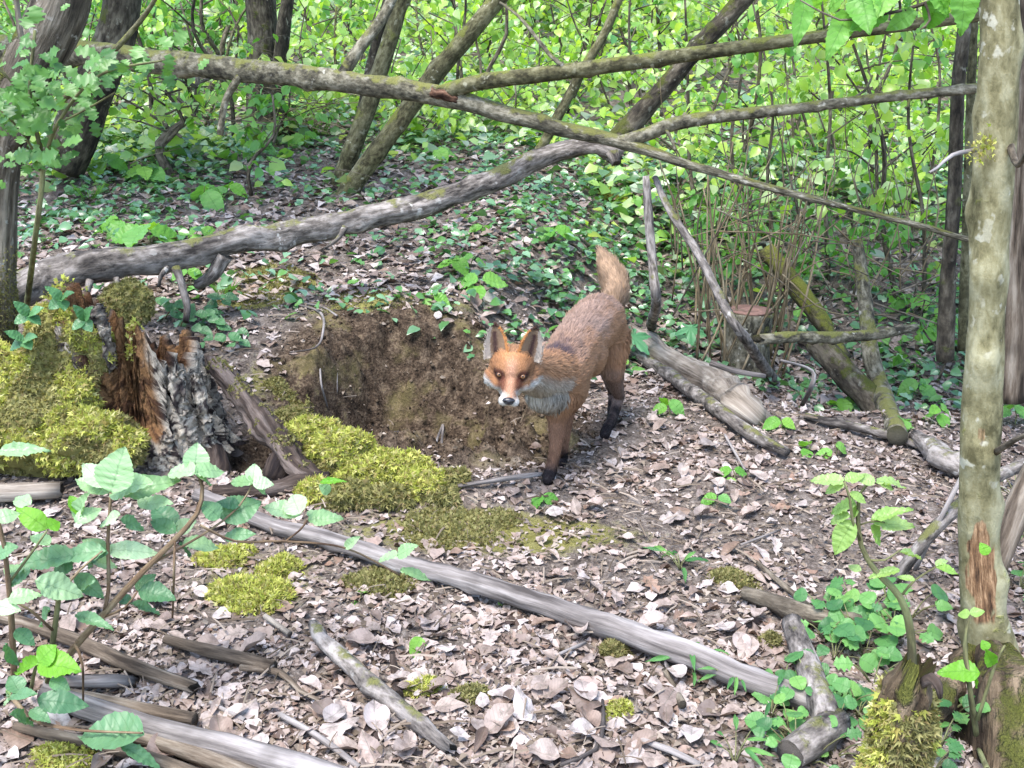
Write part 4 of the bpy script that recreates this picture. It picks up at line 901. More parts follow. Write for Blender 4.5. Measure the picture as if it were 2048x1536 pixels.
for k in range(36):
    u0 = rg.choice([rg.uniform(1385, 1470), rg.uniform(1510, 1590), rg.uniform(1440, 1560)]); y0 = c0.y + rg.uniform(-.12, .5)
    vb = rg.uniform(640, 720); b0 = P(u0, vb, y0); b0.z = max(hz(b0.x, b0.y), b0.z - .3)
    hgt = rg.uniform(.3, .8)
    t0 = b0 + Vector((rg.gauss(0, .12), rg.gauss(0, .10), hgt)); m0 = (b0 + t0) / 2 + Vector((rg.gauss(0, .03), 0, 0))
    V, F, B = tube([b0, m0, t0], [.0056, .0046, .0022], 6, .06, 0, k + .3); place('shoot', V, F, B_SHOOT, cs, None, attrs={'bk': B})

# ------------------------------------------------------------------ mossy stump in the bottom right corner
c0 = P(1822, 1372, 1.30); g0 = hz(c0.x, c0.y)
fs = empty('mossy_post', Vector((c0.x, c0.y, g0)), 'narrow broken stump wrapped in yellow green moss in the corner', 'stump')
C = [Vector((c0.x - .01, c0.y, g0 - .03)), Vector((c0.x - .006, c0.y, g0 + .12)), Vector((c0.x, c0.y, c0.z - .01)), Vector((c0.x + .004, c0.y, c0.z + .012))]
V, F, B = tube(C, [.044, .038, .034, .022], 32, .006, .26, 14.1, jag=(0, .035)); place('trunk', V, F, B_ROOTY, fs, None, attrs={'bk': B})
p, n, _, _ = sample_mesh(V, F, 5200, rm, lambda c, n: (c[:, 2] < c0.z - .012 + .04 * fbm(c * 30, 2)) * (c[:, 2] > g0 + .0) * 1.)
hm = fbm(p * 25, 2) < .1; V2, F2, U = fronds(p[hm], n[hm], rm, .013, 1.1, .7); tag(place('moss', V2, F2, moss_dk, fs), kind='stuff'); V2, F2, U = fronds(p[~hm], n[~hm], rm, .014, 1.1, .7); tag(place('moss', V2, F2, moss_m, fs), kind='stuff')
wood('stub', None, None, [(1846, 1366, 1.28, 20), (1864, 1358, 1.27, 24), (1876, 1372, 1.26, 18), (1880, 1396, 1.26, 8)], B_ROT, fs, seg=10, rough=.2)
# ------------------------------------------------------------------ the fox
fx0 = G(1150, 930)
fox = empty('fox', Vector((fx0.x, fx0.y, fx0.z)), 'red fox with black feet standing beside the burrow, staring at the camera', 'fox')
FF_, HF_ = G(1098, 962), G(1212, 872); FF2, HF2 = G(1124, 928), G(1222, 852)
spheres = []                                            # (centre, (rx, ry, rz) or r, tag)
def chain(pts, tagname, n=8):
    for (a, ra), (b, rb) in zip(pts[:-1], pts[1:]):
        for k in range(n + 1):
            t = k / n; spheres.append((a.lerp(b, t), ra * (1 - t) + rb * t, tagname))
# trunk and neck
chain([(P(1198, 640, 2.97), .076), (P(1182, 655, 2.89), .076), (P(1154, 690, 2.77), .069), (P(1130, 735, 2.66), .072), (P(1114, 756, 2.60), .070)], 'body', 6)
chain([(P(1214, 676, 2.98), .060), (P(1200, 640, 2.97), .072)], 'body', 4)
chain([(P(1112, 748, 2.60), .066), (P(1078, 750, 2.50), .054), (P(1048, 742, 2.43), .046)], 'neck', 6)
chain([(P(1100, 785, 2.57), .056), (P(1085, 790, 2.52), .042)], 'chest', 4)
# front legs
chain([(P(1118, 790, 2.585), .052), (P(1116, 838, 2.57), .028), (P(1112, 885, 2.555), .0185), (P(1106, 925, 2.55), .0160), (FF_ + Vector((.002, .008, .018)), .0175)], 'fleg', 7)
chain([(FF_ + Vector((0, .004, .016)), .018), (FF_ + Vector((-.003, -.022, .012)), .0165)], 'paw', 4)
chain([(P(1126, 790, 2.68), .045), (P(1124, 850, 2.67), .028), (P(1124, 900, 2.665), .018), (FF2 + Vector((0, .008, .018)), .0165)], 'fleg', 7)
chain([(FF2 + Vector((0, .004, .016)), .017), (FF2 + Vector((-.003, -.020, .012)), .015)], 'paw', 4)
# hind legs
chain([(P(1216, 676, 2.99), .066), (P(1222, 716, 2.95), .046), (P(1226, 745, 2.93), .033), (P(1232, 772, 2.97), .023), (P(1238, 792, 3.02), .0185), (P(1228, 830, 2.985), .0155), (HF_ + Vector((.003, .012, .017)), .0155)], 'hleg', 7)
chain([(HF_ + Vector((0, .004, .014)), .017), (HF_ + Vector((-.006, -.026, .012)), .0155)], 'paw', 4)
chain([(P(1200, 676, 3.05), .055), (P(1214, 720, 3.07), .038), (P(1222, 760, 3.09), .024), (P(1228, 785, 3.13), .018), (P(1224, 820, 3.11), .015), (HF2 + Vector((.003, .012, .017)), .015)], 'hleg', 7)
chain([(HF2 + Vector((0, .004, .014)), .016), (HF2 + Vector((-.004, -.022, .012)), .015)], 'paw', 4)
# tail
chain([(P(1220, 612, 3.02), .030), (P(1232, 590, 3.09), .034), (P(1230, 562, 3.15), .036), (P(1217, 534, 3.20), .028), (P(1207, 514, 3.23), .012), (P(1201, 504, 3.25), .006)], 'tail', 7)
# head, built in its own axes
HO = P(1023, 742, 2.385)
hf = Vector((-.035, -1, -.10)).normalized(); hr = hf.cross(Vector((.035, 0, 1))).normalized(); hr = -hr if hr.x < 0 else hr
hu = hr.cross(hf); hu = hu if hu.z > 0 else -hu
roll = RAD(2.5); hr, hu = hr * math.cos(roll) - hu * math.sin(roll), hu * math.cos(roll) + hr * math.sin(roll)
def HL(x, f, z): return HO + hr * x + hf * f + hu * z
ell = []
def E(x, f, z, rx, rf, rz): ell.append((HL(x, f, z), (rx, rf, rz)))
E(0, -.012, .008, .050, .060, .046); E(0, .018, .012, .042, .040, .035)                       # skull, forehead
for s in (-1, 1):
    E(s * .035, -.010, -.024, .026, .034, .025); E(s * .027, .020, -.020, .022, .028, .020)    # cheeks
    E(s * .024, .036, .012, .015, .016, .009)                                                 # brow
    E(s * .0115, .095, -.036, .0135, .018, .0125)                                              # lips
E(0, .040, -.014, .027, .032, .023); E(0, .060, -.019, .021, .030, .0185); E(0, .082, -.025, .0165, .028, .0155); E(0, .102, -.030, .0125, .016, .0125)
E(0, .060, -.040, .017, .032, .011); E(0, .018, -.044, .026, .032, .014)
import bmesh
bm = bmesh.new()
for c, r_, tg in spheres:
    bmesh.ops.create_icosphere(bm, subdivisions=2, radius=r_, matrix=Matrix.Translation(c))
Hm = Matrix((hr, hf, hu)).transposed().to_4x4(); Hm.translation = HO
for c, rr_ in ell:
    Mx = Hm.copy(); Mx.translation = c
    bmesh.ops.create_icosphere(bm, subdivisions=3, radius=1, matrix=Mx @ Matrix.Diagonal((*rr_, 1)))
# deepen the chest
bmesh.ops.create_icosphere(bm, subdivisions=3, radius=1, matrix=Matrix.Translation(P(1132, 768, 2.66)) @ Matrix.Diagonal((.056, .09, .082, 1)))
bmesh.ops.create_icosphere(bm, subdivisions=3, radius=1, matrix=Matrix.Translation(P(1168, 705, 2.80)) @ Matrix.Diagonal((.06, .10, .066, 1)))
tmp = bpy.data.meshes.new('fox_tmp'); bm.to_mesh(tmp); bm.free()
to = bpy.data.objects.new('fox_tmp', tmp); COL.objects.link(to)
md = to.modifiers.new('r', 'REMESH'); md.mode = 'VOXEL'; md.voxel_size = .0042
md = to.modifiers.new('s', 'SMOOTH'); md.factor = .5; md.iterations = 7
dg = bpy.context.evaluated_depsgraph_get(); ev = to.evaluated_get(dg).to_mesh()
FV = np.empty(len(ev.vertices) * 3, np.float32); ev.vertices.foreach_get('co', FV); FV = FV.reshape(-1, 3).astype(float)
FQ = np.array([list(p.vertices) for p in ev.polygons if len(p.vertices) == 4])
FN = np.empty(len(ev.vertices) * 3, np.float32); ev.vertices.foreach_get('normal', FN); FN = FN.reshape(-1, 3).astype(float)
to.evaluated_get(dg).to_mesh_clear(); bpy.data.objects.remove(to, do_unlink=True); bpy.data.meshes.remove(tmp)
SCN = np.array([list(c) for c, r_, t_ in spheres]); SR = np.array([r_ for c, r_, t_ in spheres]); ST = np.array([t_ for c, r_, t_ in spheres])
def head_local(p):
    d = p - np.array(HO); return np.stack([d @ np.array(hr), d @ np.array(hf), d @ np.array(hu)], -1)
def classify(p):
    out = np.empty(len(p), object); best = np.full(len(p), 1e9)
    for c, r_, t_ in zip(SCN, SR, ST):
        d = np.linalg.norm(p - c, axis=1) - r_; m_ = d < best; best[m_] = d[m_]; out[m_] = t_
    hl = head_local(p)
    hd = np.linalg.norm((hl - np.array([0, .032, -.014])) / np.array([.078, .115, .066]), axis=1)
    out[hd < 1.0] = 'head'
    return out, hl
def lin(r, g, b): return np.array([((q / 255) / 12.92 if q < 10 else ((q / 255 + .055) / 1.055) ** 2.4) for q in (r, g, b)])
ORANGE, RUFOUS, TAN, GREYB, BLACK, WHITE, GREYW, SLATE = lin(140, 104, 76), lin(132, 82, 54), lin(146, 118, 92), lin(130, 108, 96), lin(30, 25, 27), lin(190, 185, 178), lin(158, 152, 142), lin(54, 48, 58)
bp = np.array([P(1225, 600, 3.0), P(1112, 758, 2.60)])
baxis = bp[1] - bp[0]; blen = np.linalg.norm(baxis); baxis /= blen
wth = np.array(P(1110, 688, 2.62))
def fox_colour(p, nrm, tags, hl):
    n = len(p); c = np.tile(ORANGE, (n, 1)); q = fbm(p * 55, 3); q2 = fbm(p * 14, 3)
    zr = nrm[:, 2]
    along = (p - bp[0]) @ baxis / blen                       # 0 rump, 1 shoulder
    body = np.isin(tags, ['body', 'hleg', 'neck', 'chest', 'fleg'])
    g = np.clip(sstep(.1, 1.0, zr + .35 * q2 + .2 * q) * (1 - .55 * sstep(.55, 1.0, along)), 0, 1)
    cb = ORANGE * .9 * (1 - g[:, None]) + GREYB * g[:, None]
    low = sstep(.0, -.7, zr); cb = cb * (1 - .35 * low[:, None]) + TAN * .35 * low[:, None]
    c[body] = cb[body]
    nk = (tags == 'neck'); cn_ = ORANGE * 1.05 * (1 - sstep(.2, -.35, zr))[:, None] + GREYW * sstep(.2, -.35, zr)[:, None]; c[nk] = cn_[nk]
    ch = (tags == 'chest') | ((tags == 'neck') & (p[:, 2] < P(1085, 778, 2.52).z)); c[ch] = (GREYW * (1 + .25 * q[:, None]) * .85)[ch]
    d = np.linalg.norm((p - wth) / np.array([.062, .07, .06]), axis=1); m_ = sstep(1.35, .0, d + .5 * q) * (zr > 0); c = c * (1 - .95 * m_[:, None]) + SLATE * .95 * m_[:, None]
    # legs: brown turning black at the foot
    fl = tags == 'fleg'; hgt = p[:, 2] - FF_.z
    k1 = sstep(.075, .015, hgt + .015 * q); cf = lin(122, 92, 74) * (1 - k1[:, None]) + BLACK * k1[:, None]
    up_ = sstep(.13, .20, hgt)[:, None]; cf = cf * (1 - up_) + cb * up_; c[fl] = cf[fl]
    hlg = tags == 'hleg'; hg = p[:, 2] - HF_.z
    k2 = sstep(.09, .03, hg + .02 * q); s2 = sstep(.23, .13, hg + .02 * q)
    chh = cb * (1 - s2[:, None]) + lin(118, 100, 92) * s2[:, None]; chh = chh * (1 - k2[:, None]) + BLACK * k2[:, None]; c[hlg] = chh[hlg]
    c[tags == 'paw'] = BLACK
    tl = tags == 'tail'; c[tl] = (lin(128, 106, 86) * (1 + .3 * q[:, None]))[tl]
    # face
    h = tags == 'head'; x, f, z = np.abs(hl[:, 0]), hl[:, 1], hl[:, 2]
    ch_ = np.tile(lin(138, 98, 68), (n, 1))
    bl = sstep(.022, .0, x) * sstep(.0, .05, f); ch_ = ch_ * (1 - .85 * bl[:, None]) + lin(160, 122, 100) * .85 * bl[:, None]
    crown = sstep(.03, .06, z); ch_ = ch_ * (1 - .4 * crown[:, None]) + lin(205, 150, 100) * .4 * crown[:, None]
    # white cheeks and muzzle
    wm = np.maximum(sstep(-.014, -.028, z - .10 * np.clip(x - .03, 0, .06) + .006 * q) * sstep(.012, .022, x + .4 * np.clip(f - .05, 0, .1)), sstep(-.024, -.031, z + .002 * q) * sstep(.05, .066, f))
    ch_ = ch_ * (1 - wm[:, None]) + WHITE * wm[:, None]
    # dark tear mark and eye rims
    ed = np.hypot(x - .0275, z - .007); er = sstep(.0185, .0105, ed) * (f > .02); ch_ = ch_ * (1 - .9 * er[:, None]) + lin(52, 28, 26) * .9 * er[:, None]
    tm = sstep(.014, .004, np.hypot((x - .0195 + .12 * (z + .005)) * 1.0, np.clip(-.002 - z, 0, 1) * .0 + np.maximum(0, -.028 - z) + np.maximum(0, z + .002))) * (f > .03) * (1 - wm)
    ch_ = ch_ * (1 - .8 * tm[:, None]) + lin(92, 54, 42) * .8 * tm[:, None]
    c[h] = ch_[h]
    return np.clip(c * 1.14 * (1 + .10 * q[:, None]), .004, .88)
tg_, hl_ = classify(FV); fc = fox_colour(FV, FN, tg_, hl_)
body = place('body', FV, FQ, attrmat('fox_skin', .9, .1), fox, cols=fc * .7)
# ears: cupped shells
furP, furN, furD, furL, furC = [], [], [], [], []
EM = attrmat('fox_ear', .9, .1)
for s in (-1, 1):
    nu, nv = 15, 16; Vf, Nf, Cf = [], [], []
    bc = HL(s * .036, -.006, .026); tip = HL(s * .047, -.020, .108)
    upv = (tip - bc); out_ = (hf * .94 + hr * s * .34).normalized(); side = upv.normalized().cross(out_).normalized()
    for i in range(nv):
        t = i / (nv - 1); wd = .031 * (1 - t ** 2.4) ** .72 * (1 - .12 * (1 - t)) + .0012
        for j in range(nu):
            a = j / (nu - 1) * 2 - 1
            p_ = bc + upv * t + side * (a * wd) - out_ * (.016 * (1 - a * a) * (1 - t * .7)) + out_ * .004
            inner = abs(a)
            inboard = (a * (side.dot(hr)) * s) < 0
            c_ = lin(140, 116, 94) * (1 - t * .3)
            dk = math.exp(-((a * (1 if side.dot(hr) * s > 0 else -1) - .22) / .30) ** 2) * (t > .10) * (t < .80)
            c_ = c_ * (1 - .9 * dk) + lin(48, 26, 34) * .9 * dk
            if not inboard and inner > .70: c_ = lin(150, 140, 130)
            if inboard and inner > .72: c_ = lin(176, 120, 72)
            if t > .93: c_ = lin(70, 50, 42)
            Vf.append(p_); Cf.append(c_)
    Vf = np.array(Vf); Cf = np.array(Cf); nn_ = nu * nv
    Vb = Vf - np.array(out_) * .005; Cb = np.tile(lin(60, 40, 34), (nn_, 1))
    Fe = np.array([(i * nu + j, i * nu + j + 1, (i + 1) * nu + j + 1, (i + 1) * nu + j) for i in range(nv - 1) for j in range(nu - 1)])
    rimv = [j for j in range(nu)] + [i * nu + nu - 1 for i in range(1, nv)] + [(nv - 1) * nu + j for j in range(nu - 2, -1, -1)] + [i * nu for i in range(nv - 2, 0, -1)]
    Fr = np.array([(rimv[a], rimv[(a + 1) % len(rimv)], rimv[(a + 1) % len(rimv)] + nn_, rimv[a] + nn_) for a in range(len(rimv))])
    place('ear', np.concatenate([Vf, Vb]), np.concatenate([Fe, Fe[:, ::-1] + nn_, Fr]), EM, fox, cols=np.concatenate([Cf, Cb]))
    # short hair in the ear, longer and pale at its edges
    rsE = np.random.default_rng(60 + s)
    idx = rsE.integers(0, nn_, 1500); jj = idx % nu; a = jj / (nu - 1) * 2 - 1; t = (idx // nu) / (nv - 1)
    pe = Vf[idx] + rsE.standard_normal((1500, 3)) * .0015
    inb = np.array([(q * side.dot(hr) * s) < 0 for q in a])
    dirs = np.array(upv.normalized())[None] * (.9) - np.array(side)[None] * (a * .7)[:, None] + np.array(out_)[None] * .35 + rsE.standard_normal((1500, 3)) * .2
    ln_ = np.where(np.abs(a) > .6, .008, .006) * (1 - .6 * t)
    dirs = np.where((np.abs(a) > .85)[:, None], np.array(upv.normalized())[None] * .8 + np.array(side)[None] * (a * .5)[:, None] + rsE.standard_normal((1500, 3)) * .15, dirs)
    furP.append(pe); furN.append(np.tile(np.array(out_), (1500, 1))); furD.append(dirs); furL.append(ln_); furC.append(Cf[idx])
# coat
rsF = np.random.default_rng(77); NF = 88000
pF, nF, tri, bw = sample_mesh(FV, FQ, NF, rsF)
nF = FN[tri[:, 0]] * bw[0][:, None] + FN[tri[:, 1]] * bw[1][:, None] + FN[tri[:, 2]] * bw[2][:, None]; nF /= np.linalg.norm(nF, axis=1)[:, None]
tF, hF = classify(pF); cF = fox_colour(pF, nF, tF, hF)
dF = np.tile(-baxis * 1.0 + np.array([0, 0, -.35]), (NF, 1)); LF = np.full(NF, .021); lift = np.full(NF, .38)
m_ = tF == 'head'; nose = np.array(HL(0, .10, -.03)); dd = pF - nose; dd /= np.linalg.norm(dd, axis=1)[:, None]; dF[m_] = (dd + np.array([0, 0, -.25]) * sstep(.03, .06, np.abs(hF[:, 0]))[:, None])[m_]
LF[m_] = (.004 + .013 * sstep(.02, .062, np.abs(hF[:, 0])) * sstep(.055, .0, hF[:, 1]) + .005 * sstep(.05, -.02, hF[:, 1]))[m_]; lift[m_] = .30
m_ = tF == 'neck'; dF[m_] = np.array(-baxis * .7 + np.array([-.15, 0, -.6])); LF[m_] = .024; lift[m_] = .32
m_ = tF == 'chest'; dF[m_] = np.array([.1, -.15, -1.]); LF[m_] = .021; lift[m_] = .28
for k in ('fleg', 'hleg'):
    m_ = tF == k; dF[m_] = np.array([.05, .1, -1.]); LF[m_] = .011; lift[m_] = .25
hh = pF[:, 2] - FF_.z; m_ = np.isin(tF, ['fleg', 'hleg']); LF[m_] = (.007 + .020 * sstep(.14, .28, hh))[m_]
m_ = tF == 'paw'; dF[m_] = np.array([0, -.7, -.5]); LF[m_] = .005; lift[m_] = .2
m_ = tF == 'tail'; ta = np.array(P(1199, 498, 3.25) - P(1230, 575, 3.12)); ta /= np.linalg.norm(ta); dF[m_] = ta; LF[m_] = .036; lift[m_] = .45
d = np.linalg.norm(pF - np.array(HL(.0275, .045, .007)), axis=1); d2 = np.linalg.norm(pF - np.array(HL(-.0275, .045, .007)), axis=1)
keep = (np.minimum(d, d2) > .0115) & (np.linalg.norm(pF - np.array(HL(0, .118, -.030)), axis=1) > .013)
dF = dF - nF * np.sum(dF * nF, 1)[:, None]; dF /= np.linalg.norm(dF, axis=1)[:, None] + 1e-9
cl = np.stack([fbm(pF * 45 + 5, 2), fbm(pF * 45 + 31, 2), fbm(pF * 45 + 57, 2)], -1)
dF = dF + nF * lift[:, None] + rsF.standard_normal((NF, 3)) * .11 + cl * .16
cF = cF * (1 + .13 * rsF.standard_normal(NF))[:, None]
furP.append(pF[keep]); furN.append(nF[keep]); furD.append(dF[keep]); furL.append((LF * (.6 + .6 * rsF.random(NF)))[keep]); furC.append(cF[keep])
p, n, d, L, c = (np.concatenate(q) for q in (furP, furN, furD, furL, furC))
d /= np.linalg.norm(d, axis=1)[:, None] + 1e-9; K = len(p)
s = np.cross(d, n + rsF.standard_normal((K, 3)) * .3); s /= np.linalg.norm(s, axis=1)[:, None] + 1e-9
wd = (.00045 + .00045 * np.minimum(1, L / .02))[:, None]
mid = p + d * (L * .55)[:, None]; tp_ = p + d * L[:, None] - n * (L * .16)[:, None]
V = np.stack([p - s * wd, p + s * wd, mid - s * wd * .85, mid + s * wd * .85, tp_], 1).reshape(-1, 3)
b0 = np.arange(K) * 5
F = np.stack([np.stack([b0, b0 + 1, b0 + 3], -1), np.stack([b0, b0 + 3, b0 + 2], -1), np.stack([b0 + 2, b0 + 3, b0 + 4], -1)], 1).reshape(-1, 3)
cc = np.clip(np.stack([c * .85, c * .85, c, c, c * 1.06], 1).reshape(-1, 3), .004, .95)
fur = place('fur', V, F, attrmat('fox_fur', .65, .25), body, cols=cc); fur['kind'] = 'stuff'
fn = np.repeat(n * .8 + d * .2 + np.random.default_rng(3).standard_normal((K, 3)) * .12, 5, 0); fn /= np.linalg.norm(fn, axis=1)[:, None]
fur.data.normals_split_custom_set_from_vertices(fn.astype(np.float32))
# eyes and nose
def uvsphere(c, rx, rf, rz, nu=28, nv=20):
    a = np.arange(nu) / nu * 2 * math.pi; b = np.linspace(0, math.pi, nv); A, Bq = np.meshgrid(a, b, indexing='ij')
    loc = np.stack([np.sin(Bq) * np.cos(A), np.cos(Bq), np.sin(Bq) * np.sin(A)], -1)
    W = np.array(c) + loc[..., :1] * rx * np.array(hr) + loc[..., 1:2] * rf * np.array(hf) + loc[..., 2:] * rz * np.array(hu)
    i, j = np.meshgrid(np.arange(nu), np.arange(nv - 1), indexing='ij'); i = i.ravel(); j = j.ravel(); i2 = (i + 1) % nu
    return W.reshape(-1, 3), np.stack([i * nv + j, i * nv + j + 1, i2 * nv + j + 1, i2 * nv + j], -1), loc.reshape(-1, 3)
m, t, out = new_mat('fox_eye'); nb = NB(t); b = bsdf(t, nb, out, nb.n('Attribute', attribute_name='col').outputs['Color'], .3, .3)
for s in (-1, 1):
    W, F, loc = uvsphere(HL(s * .0275, .0452, .007), .0079, .0079, .0070, 40, 48)
    # iris looks along the line to the camera
    tc_ = (Vector((0, 0, CAM_Z)) - HL(s * .0275, .045, .007)).normalized(); lk = np.array([tc_.dot(hr), tc_.dot(hf), tc_.dot(hu)])
    ang = np.degrees(np.arccos(np.clip(loc @ lk, -1, 1)))
    c = np.tile(lin(24, 14, 12), (len(W), 1)); c[ang < 46] = lin(84, 56, 40); c[ang < 41] = lin(112, 80, 54); c[ang < 17] = lin(10, 8, 8)
    place('eye', W, F, m, fox, cols=c)
W, F, loc = uvsphere(HL(0, .1135, -.0285), .0122, .0085, .0090, 24, 18)
W = W + np.array(hr)[None] * (loc[:, 0] * .003 * (loc[:, 2] > 0))[:, None] - np.array(hf)[None] * (.004 * np.exp(-((np.abs(loc[:, 0]) - .5) / .2) ** 2 - ((loc[:, 2] + .1) / .25) ** 2) * (loc[:, 1] > 0))[:, None]
place('nose', W, F, plain('fox_nose', (.012, .012, .016), .35, .5), fox)
# ------------------------------------------------------------------ green leaves
def leaf_mesh(name, mat, *a, **k):
    V, F, U = leaf_shape(*a, **k); me = mesh_np(name, V, F, uv=U); me.materials.append(mat); return me
def lobj(parent, me, pb, pt, wid, n=None, name='leaf', base_w=.34):
    """leaf from base point to tip point, wid = full width in metres; faces up and towards n"""
    d = pt - pb; L = d.length; d = d / L
    n = n or (Vector((0, 0, 1)) * .6 + (Vector((0, 0, CAM_Z)) - pb).normalized() * .6 + Vector((rp.gauss(0, .18), 0, rp.gauss(0, .18))))
    n = (n - d * n.dot(d)).normalized(); s = d.cross(n)
    M = Matrix((s * (wid / (2 * base_w)), d * L, n * L)).transposed().to_4x4(); M.translation = pb
    return link(name, me, None, parent, M)
rp = random.Random(21)
def stem(parent, pts, mat, name='stem', seg=8, step=.02):
    SEED[0] += .77; C, r = path(pts); V, F, B = tube(C, r, seg, step, .06, SEED[0]); return place(name, V, F, mat, parent, None, attrs={'bk': B})
BR_L = leafmat('bramble_light', [(.21, .36, .16), (.31, .48, .25), (.42, .58, .35), (.26, .42, .20)], .35, (1.3, 1.35, .7), .38, .45, False, True)
BR_D = leafmat('bramble_dark', [(.055, .15, .07), (.10, .22, .10), (.15, .29, .14)], .28, (1.3, 1.5, .6), .42, .4, False, True)
BR_Y = leafmat('bramble_bright', [(.14, .36, .03), (.20, .45, .045)], .42, (1.4, 1.4, .4), .42, .3, False, True)
G_HAZ = leafmat('hazel_leaf', [(.13, .34, .05), (.19, .42, .07), (.11, .30, .07), (.24, .46, .08)], .45, (1.4, 1.4, .5), .42, .35, False, True)
G_HAW = leafmat('hawthorn_leaf', [(.045, .13, .03), (.09, .22, .05), (.14, .29, .07), (.07, .18, .04)], .35, (1.4, 1.4, .6), .40, .4, False)
G_SEED = leafmat('seedling_leaf', [(.12, .33, .05), (.19, .43, .06), (.15, .36, .10), (.25, .48, .07)], .42, (1.4, 1.4, .5), .42, .35, False, True)
G_HERB = leafmat('herb_leaf', [(.04, .13, .045), (.09, .24, .07), (.16, .35, .09), (.06, .18, .06), (.22, .42, .10)], .32, (1.4, 1.5, .6), .42, .35, False, True)
G_SYC = leafmat('sycamore_leaf', [(.10, .30, .13), (.14, .35, .16)], .3, (1.3, 1.4, .6), .45, .35, False)
G_PALE = leafmat('pale_spring_leaf', [(.26, .42, .10), (.36, .50, .19), (.22, .40, .07)], .42, (1.3, 1.3, .6), .38, .45, False, True)
G_IVY = leafmat('ivy_leaf', [(.05, .15, .055), (.08, .21, .075), (.11, .25, .10)], .2, (1.3, 1.4, .6), .35, .5, False, True)
ST_G = bark('green_stem', (.06, .055, .03), (.14, .14, .065), (.2, .22, .10), .2, 90)
ST_R = bark('reddish_stem', (.05, .03, .02), (.15, .10, .06), (.23, .18, .11), .2, 90)
def shapes_of(mat, kinds, name='leaf'):
    return [leaf_mesh(name, mat, *k) for k in kinds]
OV = [('ovate', 24, .34, .22, .18, .06, 0, .02, 5, 51), ('ovate', 24, .34, .10, .30, .06, 0, .03, 5, 52), ('ovate', 24, .34, .32, .05, .06, 0, .02, 5, 53)]
LOB = [('lobed', 14, .34, .2, .2, 0, 0, .03, 5, 54), ('lobed', 14, .34, .1, .35, 0, 0, .03, 5, 55)]
RND = [('round', 14, .40, .15, .2, .06, 0, .02, 5, 56), ('round', 14, .40, .05, .3, .06, 0, .03, 5, 57)]
LAN = [('lance', 10, .22, .3, .3, 0, 0, .02, 5, 58)]
SH = {k: shapes_of(m, OV) for k, m in (('BL', BR_L), ('BD', BR_D), ('BY', BR_Y), ('HZ', G_HAZ), ('SD', G_SEED), ('PL', G_PALE))}
SH['HW'] = shapes_of(G_HAW, LOB); SH['HB'] = shapes_of(G_HERB, RND + [('lobed', 14, .40, .15, .2, 0, 0, .03, 5, 59), ('ovate', 14, .38, .2, .25, .1, 0, .03, 5, 60)]); SH['IV'] = shapes_of(G_IVY, OV); SH['LN'] = shapes_of(G_HERB, LAN)
V, F, U = maple_shape(); mm_ = mesh_np('leaf', V, F, uv=U); mm_.materials.append(G_SYC)

# --- bramble in the left foreground
by = 1.50
br = empty('bramble', G(70, 1400), 'bramble bush with toothed leaflets in the left foreground', 'bramble')
for pts, mt in [([(120, 1345, None, 16), (135, 1312, 1.54, 15), (206, 1230, 1.54, 15), (285, 1144, 1.55, 13), (349, 1080, 1.56, 12), (394, 1027, 1.58, 10), (405, 975, 1.6, 8), (392, 945, 1.6, 6)], ST_R), ([(95, 1370, None, 13), (102, 1310, 1.52, 12), (115, 1215, 1.5, 11), (120, 1165, 1.5, 8)], ST_G),
                ([(30, 1400, None, 14), (26, 1300, 1.5, 13), (20, 1200, 1.48, 11), (8, 1090, 1.47, 9), (-5, 1040, 1.47, 7)], ST_R), ([(206, 1232, 1.54, 8), (217, 1180, 1.54, 8), (216, 1080, 1.55, 7), (222, 985, 1.56, 6)], ST_R), ([(350, 1080, 1.56, 5), (348, 1150, 1.53, 5), (345, 1235, None, 4)], ST_R),
                ([(400, 1050, 1.57, 5), (470, 1082, 1.6, 5), (570, 1083, 1.64, 5), (690, 1096, 1.68, 4), (800, 1150, 1.72, 4)], ST_R), ([(570, 1083, 1.64, 4), (600, 1060, 1.66, 4), (615, 1040, 1.67, 4)], ST_R), ([(300, 1130, 1.55, 6), (420, 1060, 1.6, 5), (480, 1010, 1.64, 4), (505, 968, 1.66, 4)], ST_R), ([(150, 1290, 1.5, 6), (165, 1330, 1.47, 5), (166, 1440, None, 4)], ST_R),
                ([(60, 1390, None, 8), (70, 1340, 1.46, 7), (78, 1325, 1.46, 5)], ST_G), ([(110, 1200, 1.5, 6), (160, 1140, 1.5, 5), (205, 1102, 1.52, 4)], ST_R), ([(15, 1170, 1.48, 6), (60, 1110, 1.47, 5), (95, 1060, 1.47, 4)], ST_G), ([(105, 1260, 1.5, 6), (60, 1220, 1.48, 5), (20, 1200, 1.47, 4)], ST_R), ([(206, 1235, 1.54, 5), (250, 1215, 1.52, 4), (275, 1182, 1.52, 4)], ST_R), ([(20, 1390, None, 10), (70, 1440, 1.40, 9), (160, 1460, 1.36, 6), (285, 1466, 1.34, 4)], ST_R)]:
    stem(br, pts, mt)
